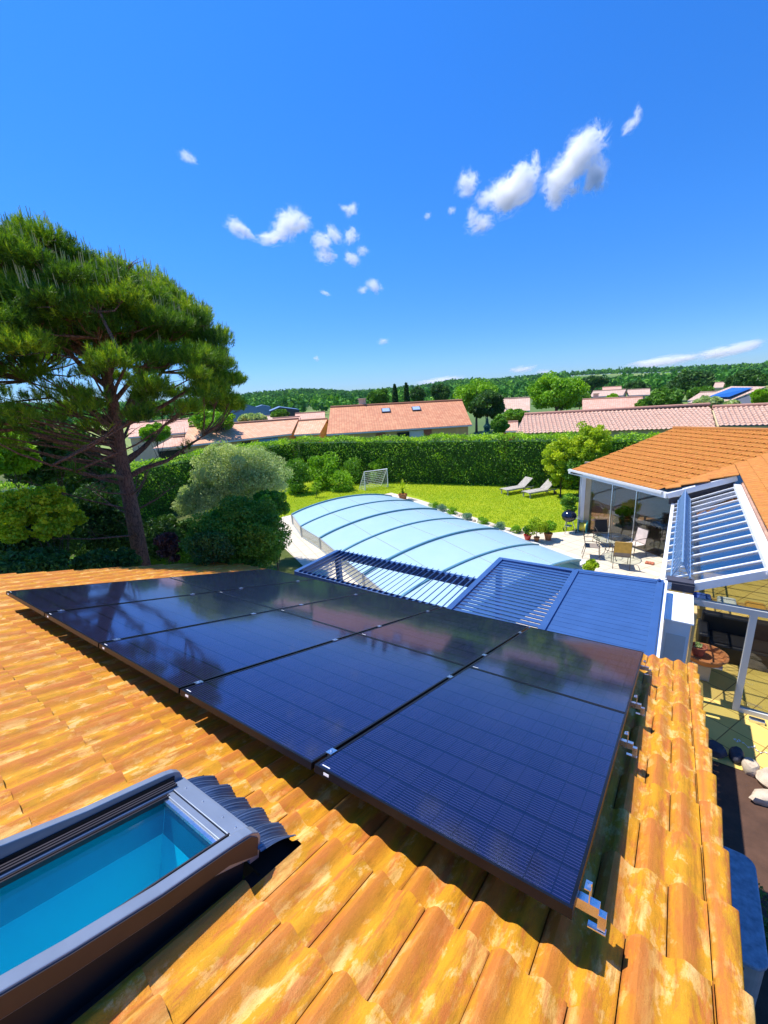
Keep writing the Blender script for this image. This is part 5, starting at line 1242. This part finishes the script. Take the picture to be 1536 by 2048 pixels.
dr = ax_ * 1.0 + rng.normal(size=(nT * K, 3)) * .55; dr /= np.linalg.norm(dr, axis=1)[:, None]
Ln = rng.uniform(.08, .15, nT * K)[:, None]; sd = np.cross(dr, rng.normal(size=dr.shape)); sd /= np.linalg.norm(sd, axis=1)[:, None]
b0_ = base + off; wN = .0052
V = np.stack([b0_ - sd * wN, b0_ + sd * wN, b0_ + dr * Ln], 1).reshape(-1, 3)
npmesh('crown', V, np.arange(len(V)).reshape(-1, 3), L_['pine'], pine, {'rnd': ('FACE', np.clip(np.repeat(TT, K) + rng.normal(size=nT * K) * .08, 0, 1))})
# candles: pale upright shoots on the upper clumps
mb = MB(); nc = 0
for c, r_c, dz in clumps:
    for _ in range(8 if dz > .55 else (2 if dz > .3 else 0)):
        a = rs.uniform(0, 6.28); q = rs.uniform(0, .85); p = Vector(c) + Vector((math.cos(a) * r_c * q, math.sin(a) * r_c * q, r_c * .72 * math.sqrt(1 - q * q)))
        L = rs.uniform(.14, .30); mb.tube([p, p + Vector((rs.uniform(-.02, .02), rs.uniform(-.02, .02), L))], [.009, .005], 4); nc += 1
ob = mb.build('shoots', L_['candle'], pine); at = ob.data.attributes.new('rnd', 'FLOAT', 'FACE'); at.data.foreach_set('value', np.repeat(rng.rand(nc), 6)[:len(ob.data.polygons)].astype(np.float32))

# ================================================================== NEIGHBOURING HOUSES
def uvquad(name, pts, m, parent, thick=.12, uax=None):
    pts = [Vector(p) for p in pts]; u = (pts[1] - pts[0]).normalized(); nrm = (pts[1] - pts[0]).cross(pts[3] - pts[0]).normalized()
    if nrm.z < 0: nrm = -nrm
    v = nrm.cross(u); k = len(pts); W_ = [tuple(p) for p in pts] + [tuple(p - nrm * thick) for p in pts]
    mb = MB(); mb.add(W_, [tuple(range(k)), tuple(range(2 * k - 1, k - 1, -1))] + [(i, i + k, (i + 1) % k + k, (i + 1) % k) for i in range(k)])
    o = mb.build(name, m, parent); uv = o.data.uv_layers.new(name='UVMap')
    for lp in o.data.loops:
        c = Vector(W_[lp.vertex_index]) - pts[0]; uv.data[lp.index].uv = (c.dot(u), c.dot(v))
    return o
def gable(label, e0, e1, r0, r1, m, wall, hip=0.0, wins=(), name='neighbour_house', z0=0.0, back=True, ridge=True, cat='house'):
    """e0,e1 near eave ends, r0,r1 ridge ends; mirrored rear slope, walls below"""
    e0, e1, r0, r1 = [Vector(x) for x in (e0, e1, r0, r1)]; c = (e0 + e1 + r0 + r1) / 4
    t = wthing(name, label, cat, (c.x, c.y, z0))
    uvquad('roof', [e0, e1, r1, r0], m, t)
    b0 = Vector((2 * r0.x - e0.x, 2 * r0.y - e0.y, e0.z)); b1 = Vector((2 * r1.x - e1.x, 2 * r1.y - e1.y, e1.z))
    if back: uvquad('roof', [b1, b0, r0, r1], m, t)
    if ridge:
        mb = MB(); mb.tube([r0 + Vector((0, 0, .03)), r1 + Vector((0, 0, .03))], .13, 8); mb.build('ridge_cap', m, t)
    d = (e1 - e0).normalized(); ins = d * .3; nin = (r0 - e0); nin.z = 0; nin = nin.normalized() * .35
    zt = e0.z - .15; zt1 = e1.z - .15
    f0, f1 = e0 + ins + nin, e1 - ins + nin; g0_, g1_ = b0 + ins - nin, b1 - ins - nin
    mb = MB()
    def wl(a, b, za, zb): mb.prism([(a.x, a.y, z0), (b.x, b.y, z0), (b.x, b.y, zb), (a.x, a.y, za)], .15)
    wl(f0, f1, zt, zt1); wl(g0_, g1_, zt, zt1)
    for a, b, r in ((f0, g0_, r0 + ins), (f1, g1_, r1 - ins)):
        mb.prism([(a.x, a.y, z0), (b.x, b.y, z0), (b.x, b.y, b0.z - .1), (r.x, r.y, r.z - .2), (a.x, a.y, a.z - .05)], .15)
    mb.build('wall', wall, t)
    mb = MB(); mb.bar(e0 + Vector((0, 0, -.1)), e1 + Vector((0, 0, -.1)), .12, .12); mb.build('gutter', M['whitegrey'], t)
    if (r1 - r0).length > 7: 
        q = r0.lerp(r1, .22); mb = MB(); mb.box((q.x, q.y + .5, q.z + .1), (.6, .5, 1.2)); mb.box((q.x, q.y + .5, q.z + .74), (.75, .65, .08)); mb.build('chimney', M['wall'], t)
    for (s, w, zc, h, mm) in wins:
        p = f0.lerp(f1, s) - nin.normalized() * .05; p.z = zc; o_ = MB(); o_.box(p, (w, .08, h), ax=(d, nin.normalized(), (0, 0, 1))); o_.build('window', mm, t)
    return t, f0, f1
def ridge(e0, e1, p0, p1, slope=18.0):
    u = e1 - e0; u.z = 0; u.normalize(); nh = Vector((-u.y, u.x, 0)); nh = nh if nh.y > 0 else -nh; s = math.radians(slope)
    n = Vector((-nh.x * math.sin(s), -nh.y * math.sin(s), math.cos(s))); return onplane(p0[0], p0[1], e0, n), onplane(p1[0], p1[1], e0, n)
# big red-roofed house
E0, E1 = P(653, 868, 2.6), P(944, 849, 2.6); R0, R1 = ridge(E0, E1, (661, 815), (924, 801), 18)
t1, f0, f1 = gable('long house with bright red tiled roof and two roof windows', E0, E1, R0, R1, M['far_red'], M['wallyellow'], 0, [(.36, .9, 2.0, .6, M['brownshutter']), (.62, 1.4, 1.9, .9, M['whitegrey']), (.70, .8, 1.9, .9, M['brownshutter']), (.53, 1.4, 1.9, .7, M['glassdark'])])
for (px, py) in ((770, 820), (829, 816)):
    s = (px - 661) / (924 - 661); v = .72; ctr = (E0.lerp(E1, s)).lerp(R0.lerp(R1, s), v); u = (E1 - E0).normalized(); w = (R0 - E0).normalized(); nn_ = u.cross(w); nn_ = nn_ if nn_.z > 0 else -nn_
    mb = MB(); mb.box(ctr + nn_ * .1, (.95, 1.1, .06), ax=(u, w, nn_)); k_ = mb.build('roof_window', M['slate'], t1); mb = MB(); mb.box(ctr + nn_ * .135, (.75, .9, .02), ax=(u, w, nn_)); mb.build('pane', simple('skylight_pane', (.35, .45, .6), .15), k_)
# annex dark verge
# long orange roof in the left middle
E0, E1 = P(448, 882, 2.6), P(583, 867, 2.6); E0b = E0 + (E0 - E1) * .55; R0, R1 = ridge(E0b, E1, (378, 854), (597, 838), 17)
t2, f0, f1 = gable('long low house with faded orange roof behind the left hedge', E0b, E1, R0, R1, M['far_orange'], M['wallyellow'], 0, [(.55, 1.1, 1.9, .8, M['glassdark']), (.78, 2.0, 2.0, .7, M['blueshutter'])])
E0, E1 = P(588, 869, 2.5), P(640, 866, 2.5); R0, R1 = ridge(E0, E1, (598, 842), (655, 838), 17)
gable('short orange-roofed annex left of the red roof', E0, E1, R0, R1, M['far_orange'], M['wallyellow'])
# conservatory annex with dark openings (left)
E0, E1 = P(305, 897, 2.3), P(440, 884, 2.3); R0, R1 = ridge(E0, E1, (345, 875), (452, 868), 14)
t3, f0, f1 = gable('white-framed glazed extension with pale pink roof behind the pine', E0, E1, R0, R1, M['far_pink'], M['whitegrey'], 0, [(.18, 2.0, 1.3, 1.3, M['glassdark']), (.45, 2.0, 1.3, 1.3, M['glassdark']), (.75, 2.6, 1.3, 1.3, M['glassdark'])], name='glazed_extension')
mb = MB(); q0, q1 = P(432, 868, 3.0), P(451, 868, 3.0); mb.box((q0 + q1) / 2, (1.3, 1.2, .1), rz=.4); solo(mb, 'roof_window', M['bluepv'], 'pale blue tilted roof light on the orange roof', 'roof window')
# small roofs between
def simple_house(label, px0, px1, pye, pyr, r, depth, m, wall, zo=0.0, name='neighbour_house', off=0.0):
    e0, e1 = PR(px0, pye, r), PR(px1, pye, r); r0, r1 = PR(px0 + off, pyr, r + depth), PR(px1 + off, pyr, r + depth); e1.z = e0.z = (e0.z + e1.z) / 2; r0.z = r1.z = max((r0.z + r1.z) / 2, e0.z + .4)
    return gable(label, e0, e1, r0, r1, m, wall, name=name)
simple_house('distant house with pinkish roof and red gable, left of the red roof', 590, 650, 838, 826, 62, 6, M['far_pink'], M['brownshutter'])
simple_house('small distant house with a pale roof above the orange roof', 545, 600, 845, 836, 58, 5, M['far_pink'], M['wall'])
simple_house('low beige roof peeping over the orange roof', 500, 556, 842, 833, 66, 5, M['far_brown'], M['wall'])
simple_house('far left pink roof behind the pine branches', 255, 400, 868, 842, 52, 8, M['far_pink'], M['wall'])
# barns
def barn(label, px0, pxm, px1, py0, pym, r, m, depth=14, name='barn'):
    a, b = PR(px0, py0, r), PR(px1, py0, r); c = PR(pxm, pym, r); a.z = b.z = (a.z + b.z) / 2
    t = wthing(name, label, 'barn', ((a.x + b.x) / 2, (a.y + b.y) / 2, 0)); bk = Vector((a.x, a.y, 0)).normalized() * depth
    mb = MB(); mb.prism([(a.x, a.y, 0), (b.x, b.y, 0), b, c, a], depth, -bk.normalized()); mb.build('wall', m, t)
    mb = MB(); k = Vector((0, 0, .15)); mb.prism([a + k, c + k, c + bk + k, a + bk + k], .12, (0, 0, 1)); mb.prism([c + k, b + k, b + bk + k, c + bk + k], .12, (0, 0, 1)); mb.build('roof', M['barn'], t)
barn('large blue-grey metal barn with a central ridge', 443, 478, 540, 826, 806, 95, M['barn'])
barn('low dark open barn right of the blue-grey barn', 538, 560, 599, 822, 815, 110, M['barndark'])
barn('grey flat-roofed shed behind the barns', 510, 525, 541, 815, 811, 130, M['barn'])
# pale tiled roofs on the right, modelled tiles
def tiled_slope(label, le, re, lr, rr2, seed, z=2.45, rdist=(35, 39), name='neighbour_house'):
    e0, e1 = P(le[0], le[1], z), P(re[0], re[1], z); r0, r1 = ridge(e0, e1, lr, rr2, 17)
    c = (e0 + e1 + r0 + r1) / 4; t = wthing(name, label, 'house', (c.x, c.y, 0)); G = Vector((c.x, c.y, 0))
    u = (e1 - e0).normalized(); w = (r0 - e0); w = w - u * w.dot(u); sl = w.length; v = -w.normalized(); n = u.cross(v); 
    if n.z < 0: n = -n; 
    L = (e1 - e0).length; nu = int((L + 8) / .30); nv = int(sl / .40) + 1
    r0d = (r0 - e0).normalized(); cn0 = r0d.cross(n); cn0 = cn0 if cn0.dot(u) < 0 else -cn0; r1d = (r1 - e1).normalized(); cn1 = r1d.cross(n); cn1 = cn1 if cn1.dot(u) > 0 else -cn1
    tile_mesh('roof', e0 - u * 4, u, v, n, 0, nu, -sl, nv, .30, .40, PROF_CANAL, M['tile_pink'], t, 0, seed=seed, nseg=2, lift=.03, hs=.6, clip=[(e0 - G, cn0), (e1 - G, cn1)])
    mb = MB(); mb.tube([r0 + Vector((0, 0, .05)), r1 + Vector((0, 0, .05))], .14, 10); mb.build('ridge_cap', simple('ridge_clay', (.50, .25, .17), .8), t)
    mb = MB(); b0, b1 = r0 * 2 - e0, r1 * 2 - e1; b0.z = b1.z = z; mb.prism([b1, b0, r0, r1], .1); mb.build('rear_slope', M['far_pink'], t)
    mb = MB(); mb.prism([(e0.x, e0.y + .3, 0), (e1.x, e1.y + .3, 0), (e1.x, e1.y + .3, z - .1), (e0.x, e0.y + .3, z - .1)], .2)
    mb.prism([(e0.x + .2, e0.y + .3, 0), (b0.x + .2, b0.y, 0), (b0.x + .2, b0.y, z - .1), (r0.x + .2, r0.y, r0.z - .2), (e0.x + .2, e0.y + .3, z - .1)], .2); mb.build('wall', M['wall'], t)
tiled_slope('long pale pink tiled roof just beyond the right hedge', (1033, 864), (1430, 851), (1049, 830), (1419, 810), 5, 2.5, (35.5, 41))
tiled_slope('shorter pale pink tiled roof at the right frame edge beyond the hedge', (1436, 851), (1640, 848), (1425, 815), (1640, 806), 6, 2.5, (41, 44))
simple_house('low pale roof corner left of the long pink roof', 1003, 1036, 861, 846, 40, 4, M['far_pink'], M['brick'])
simple_house('salmon tiled roof behind the long pink roof', 1165, 1285, 821, 797, 58, 9, M['far_pink'], M['wallyellow'])
simple_house('beige tiled roof behind the dark round tree', 1005, 1060, 822, 797, 60, 8, M['far_brown'], M['wall'])
simple_house('cream gabled house beyond the salmon roof', 1180, 1246, 792, 781, 85, 7, M['far_brown'], M['wall'], off=6)
simple_house('small distant pink roof above the cream gabled house', 1205, 1243, 782, 774, 110, 7, M['far_pink'], M['wall'])
simple_house('distant cream house between the trees right of centre', 1255, 1300, 790, 779, 95, 7, M['far_brown'], M['wall'])
simple_house('distant low roof left of the blue rooftop panels', 1322, 1368, 795, 785, 80, 7, M['far_brown'], M['wall'])
simple_house('small pale house high among trees at the right', 1426, 1446, 775, 765, 120, 6, M['far_brown'], M['wall'], off=4)
# right house with grey gable and blue rooftop panels
r_ = 62; a = PR(1375, 806, r_); b = PR(1455, 803, r_); c = PR(1536, 777, r_ + 3); d = PR(1470, 776, r_ + 10)
t5 = wthing('neighbour_house', 'grey-gabled house with blue rooftop solar panels at the right', 'house', (b.x, b.y, 0))
zE = (a.z + b.z) / 2; a.z = b.z = zE; zR = PR(1500, 774, r_ + 6).z; e = PR(1532, 774, r_ + 5); g_ = PR(1462, 774, r_ + 14); e.z = g_.z = zR
uvquad('roof', [a, b, e, g_], M['far_brown'], t5); k2 = Vector((0, 0, .12))
def bl(s, t_): return (a.lerp(b, s)).lerp(g_.lerp(e, s), t_) + k2
mb = MB(); k2 = Vector((0, 0, .35)); mb.prism([bl(.35, .12), bl(.92, .12), bl(.92, .72), bl(.35, .72)], .06, (0, 0, 1)); k2 = Vector((0, 0, .12)); mb.build('rooftop_panels', M['bluepv'], t5)
f_ = PR(1640, 800, r_ + 2); f_.z = zE
mb = MB(); mb.prism([(b.x, b.y, 0), (f_.x, f_.y, 0), f_ - k2, e - k2 * 2, b - k2], .2); mb.build('wall', M['wallgrey'], t5)
simple_house('brown-roofed house left of the grey gable', 1375, 1440, 800, 784, 72, 8, M['far_brown'], M['wall'], off=25)

# ================================================================== MIDDLE-DISTANCE TREES
def mt(px, py, w, h, r, label, m, seed, nm='broadleaf_tree', leaf=None, **kw):
    kw.setdefault('ncl', 46); kw.setdefault('nl', 170); kw.setdefault('clr', .27)
    return pxtree(px, py, w, h, r, label, 'tree', m, name=nm, seed=seed, leaf=leaf or r * .0060, group=None, **kw)
mt(953, 790, 92, 82, 62, 'large light green tree right of the red roof', L_['bright'], 101)
mt(975, 812, 74, 70, 50, 'dark round tree in front of the large light green tree', L_['dark'], 102)
mt(1112, 787, 118, 84, 50, 'broad bright green tree above the long pink roof', L_['bright'], 103, ncl=70)
mt(757, 796, 52, 36, 75, 'rounded dark green tree behind the red roof', L_['mid'], 104)
mt(880, 786, 44, 38, 85, 'dark tree right of the cypresses', L_['dark'], 105)
mt(835, 790, 30, 34, 90, 'small dark tree directly right of the cypresses', L_['dark'], 106)
mt(1330, 800, 84, 52, 52, 'olive green tree beside the salmon roof', L_['mid'], 107)
mt(1402, 790, 60, 40, 90, 'dense dark green tree behind the blue rooftop panels', L_['mid'], 108)
mt(1385, 768, 110, 50, 130, 'broad dark woodland tree on the right slope', L_['dark'], 109)
mt(1495, 762, 90, 44, 120, 'wide dark tree at the upper right', L_['dark'], 110)
mt(1520, 795, 40, 34, 48, 'bright green tree at the right frame edge', L_['bright'], 111)
mt(1415, 806, 60, 24, 48, 'grey-green olive tree before the brown-roofed house', L_['sage'], 112)
mt(1462, 810, 34, 16, 47, 'small grey-green shrubby tree before the grey gable', L_['sage'], 113)
mt(430, 838, 110, 36, 45, 'bright green tree mass left of the blue-grey barn', L_['bright'], 114)
mt(505, 838, 60, 24, 50, 'silvery tree in front of the blue-grey barn', L_['sage'], 115)
mt(560, 830, 40, 18, 70, 'palm-like green tree before the dark barn', L_['mid'], 116)
mt(1000, 850, 40, 40, 34, 'green shrubby tree behind the hedge near the blue fir', L_['mid'], 117)
mt(1030, 832, 60, 26, 46, 'clipped green tree line left of the long pink roof', L_['hedge'], 118)
mt(1270, 778, 60, 30, 140, 'dark distant trees beside the open field', L_['dark'], 119)
mt(1185, 765, 60, 26, 170, 'dark distant tree left of the open field', L_['dark'], 120)
mt(310, 865, 70, 40, 36, 'pale green tree behind the pine branches', L_['bright'], 121)
mt(1160, 800, 50, 30, 75, 'green tree right of the broad bright tree', L_['mid'], 122)
mt(1225, 800, 30, 22, 70, 'small leafy tree beside the cream gabled house', L_['bright'], 123)
mt(1290, 810, 40, 24, 60, 'low olive tree before the distant cream house', L_['mid'], 124)
for i, (px, py, w, h) in enumerate(((790, 789, 12, 40), (813, 787, 12, 42))):
    r = 78; c = PR(px, py, r); rx = w * r / 850 / 2; rz = (PR(px, py - h / 2, r).z - PR(px, py + h / 2, r).z) / 2
    t = wthing('cypress', ('left' if i == 0 else 'right') + ' one of two slim dark cypresses behind the red roof', 'cypress', (c.x, c.y, 0), 'two cypresses behind the red roof'); rngc = np.random.RandomState(i)
    n = 3000; zz = rngc.rand(n); a_ = rngc.uniform(0, 6.28, n); rr__ = rx * np.sin(np.pi * (zz * .88 + .1)) ** .6 * rngc.uniform(.7, 1, n)
    z00 = 1.0; pos = np.stack([c.x + rr__ * np.cos(a_), c.y + rr__ * np.sin(a_), z00 + zz * (c.z + rz - z00)], 1); V, Q = leafquads(pos, .35, rngc, .8)
    npmesh('crown', V, Q, L_['dark'], t, {'rnd': ('FACE', rngc.rand(n) * .5)}); mb = MB(); mb.tube([(c.x, c.y, 0), (c.x, c.y, 3)], .15, 6); mb.build('trunk', M['bark2'], t)
# blue fir behind the hedge
c = PR(974, 853, 31); t = wthing('blue_fir', 'small blue-green conical fir behind the hedge', 'fir tree', (c.x, c.y, 0)); rngc = np.random.RandomState(5); n = 5000
zz = rngc.rand(n) ** 1.2; top_z = PR(974, 836, 31).z; rr__ = (1 - zz) * 1.3 * (.75 + .25 * np.sin(zz * 40)) * rngc.uniform(.6, 1, n); a_ = rngc.uniform(0, 6.28, n)
V, Q = leafquads(np.stack([c.x + rr__ * np.cos(a_), c.y + rr__ * np.sin(a_), .8 + zz * (top_z - .8)], 1), .14, rngc, .5)
npmesh('crown', V, Q, L_['fir'], t, {'rnd': ('FACE', rngc.rand(n))}); mb = MB(); mb.tube([(c.x, c.y, 0), (c.x, c.y, 2.5)], .08, 6); mb.build('trunk', M['bark2'], t)

# ================================================================== CLOUDS (small volumes of vapour high over the hills)
def cloudmat():
    t = NT('cloud_vapour'); o = t.obj(); oi = t.n('ObjectInfo'); off = t.n('VectorMath', operation='SCALE', ins={0: oi.outputs['Location'], 3: 0.013}).outputs[0]
    ln = t.n('VectorMath', operation='LENGTH', ins={0: o}).outputs['Value']
    v = t.n('VectorMath', operation='ADD', ins={0: o, 1: off}).outputs[0]
    nz = t.noise(2.3, 9, 0.76, v, 0.9)
    f_ = t.math('SUBTRACT', t.math('ADD', t.math('MULTIPLY', nz, 4.6), -1.68), t.math('MULTIPLY', t.math('POWER', ln, 1.5), 1.25))
    dn = t.math('MULTIPLY', t.n('Clamp', ins={0: t.math('MULTIPLY', f_, 1.3)}).outputs[0], 0.045)
    vol = t.n('VolumePrincipled', ins={'Color': (1, 1, 1, 1), 'Density': dn, 'Anisotropy': 0.2}).outputs[0]
    return t.done(None, vol)
CM = cloudmat(); CM.volume_intersection_method = 'FAST' if hasattr(CM, 'volume_intersection_method') else None if False else 'FAST'
CR = 2600.0
cl_mesh = None
def puff(parent, px, py, w, h, tilt, k):
    global cl_mesh
    d = Vector(ray(px, py)).normalized(); c = Vector((0, 0, CH)) + d * CR; q = CR / Vector(ray(px, py)).length
    rx, rz = w / 2 * q * 1.3, h / 2 * q * 1.3
    if cl_mesh is None:
        mb = MB(); mb.ball((0, 0, 0), 1.0, 24, 14); tmp = _b0(mb, 'puff', CM, None); cl_mesh = tmp.data; bpy.data.objects.remove(tmp)
    o = bpy.data.objects.new('puff', cl_mesh); COL.objects.link(o); o.parent = parent
    right = d.cross(Vector((0, 0, 1))).normalized(); up = right.cross(d).normalized(); a = math.radians(tilt)
    r2 = right * math.cos(a) + up * math.sin(a); u2 = up * math.cos(a) - right * math.sin(a)
    Mx = Matrix((r2 * rx, d * (rx + rz) * .5, u2 * rz)).transposed().to_4x4()
    Mx.translation = c - Vector(parent.location); o.matrix_local = Mx
def cloud(label, puffs):
    px = sum(p[0] for p in puffs) / len(puffs); py = sum(p[1] for p in puffs) / len(puffs)
    c = Vector((0, 0, CH)) + Vector(ray(px, py)).normalized() * CR
    t = _thing0('cloud', label, 'cloud', c, 'small white clouds in the blue sky')
    for k, p in enumerate(puffs): puff(t, *p, k)
cloud('largest bright white cloud, standing tall at the upper right', [(1168, 300, 95, 75, 35), (1122, 362, 80, 80, 0), (1192, 345, 50, 80, 10), (1112, 400, 36, 40, 0), (1150, 325, 80, 60, 30)])
cloud('rounded white cloud left of the largest one', [(1030, 380, 110, 70, 28), (1052, 350, 50, 60, 50), (1005, 390, 70, 60, 0)])
cloud('small ragged cloud above the left end of the rounded one', [(934, 368, 46, 52, -40), (968, 400, 40, 36, 0)])
cloud('small flat cloud below the ragged ones', [(962, 448, 62, 36, 10), (945, 430, 26, 34, 0)])
cloud('thin wisp of cloud at the far upper right', [(1262, 250, 40, 26, 30), (1276, 228, 18, 34, 0)])
cloud('elongated bright cloud right of the pine top', [(578, 450, 70, 58, 25), (545, 476, 70, 28, 8), (602, 445, 44, 40, -20)])
cloud('slanting small cloud nearest the pine', [(474, 455, 50, 34, -35), (494, 466, 42, 20, -38)])
cloud('broken double-puffed cloud at centre left', [(645, 484, 48, 38, -20), (652, 512, 46, 32, -10), (668, 468, 26, 46, 40)])
cloud('little hooked cloud beside the broken cloud', [(702, 472, 30, 36, -50), (725, 502, 28, 20, 0), (704, 518, 26, 40, 60)])
cloud('tiny v-shaped cloud above the broken cloud', [(703, 420, 34, 24, 40), (690, 417, 26, 14, -20)])
cloud('tiny faint cloud high at the left', [(376, 315, 38, 22, -20)])
cloud('tiny white cloud low over the middle hills', [(766, 683, 26, 14, 5)])
cloud('faint wisp below the broken cloud at centre', [(748, 572, 40, 26, -30), (726, 580, 24, 16, 10)])
cloud('tiny wisp left of the rounded white cloud', [(903, 421, 20, 16, 0)])
cloud('tiny speck of cloud left of the flat small cloud', [(855, 432, 18, 14, 20)])
cloud('tiny dash of cloud in the middle of the sky', [(650, 586, 26, 10, -20)])
cloud('tiny round cloud above the left hills', [(633, 717, 16, 12, 0)])
cloud('thin upright wisp right of the rounded white cloud', [(1072, 318, 18, 34, 10), (1076, 340, 14, 26, 0)])
cloud('hook-shaped wisp under the right side of the largest cloud', [(1200, 345, 26, 44, -20), (1180, 372, 40, 24, 30)])
cloud('long low cloud bank above the right hills', [(1330, 722, 120, 22, 5), (1300, 728, 90, 18, 0), (1370, 716, 60, 16, 8)])
cloud('low cloud at the right edge above the hills', [(1455, 702, 120, 26, 10), (1500, 692, 60, 24, 20), (1430, 706, 60, 18, 0)])
cloud('low cloud over the hills left of the bright tree', [(880, 762, 110, 16, 4), (1045, 738, 60, 16, 3), (1090, 744, 40, 12, 0)])

# ================================================================== HAZE over the whole place
t = NT('haze_air'); hv = t.n('VolumePrincipled', ins={'Color': (0.55, 0.8, 1.0, 1), 'Density': 0.00005, 'Anisotropy': 0.0}).outputs[0]
mb = MB(); mb.box((0, 0, 38), (2560, 2560, 80)); hz = _b0(mb, 'haze', t.done(None, hv), None); tag(hz, 'thin bluish air haze over the whole valley', 'haze', kind='stuff')
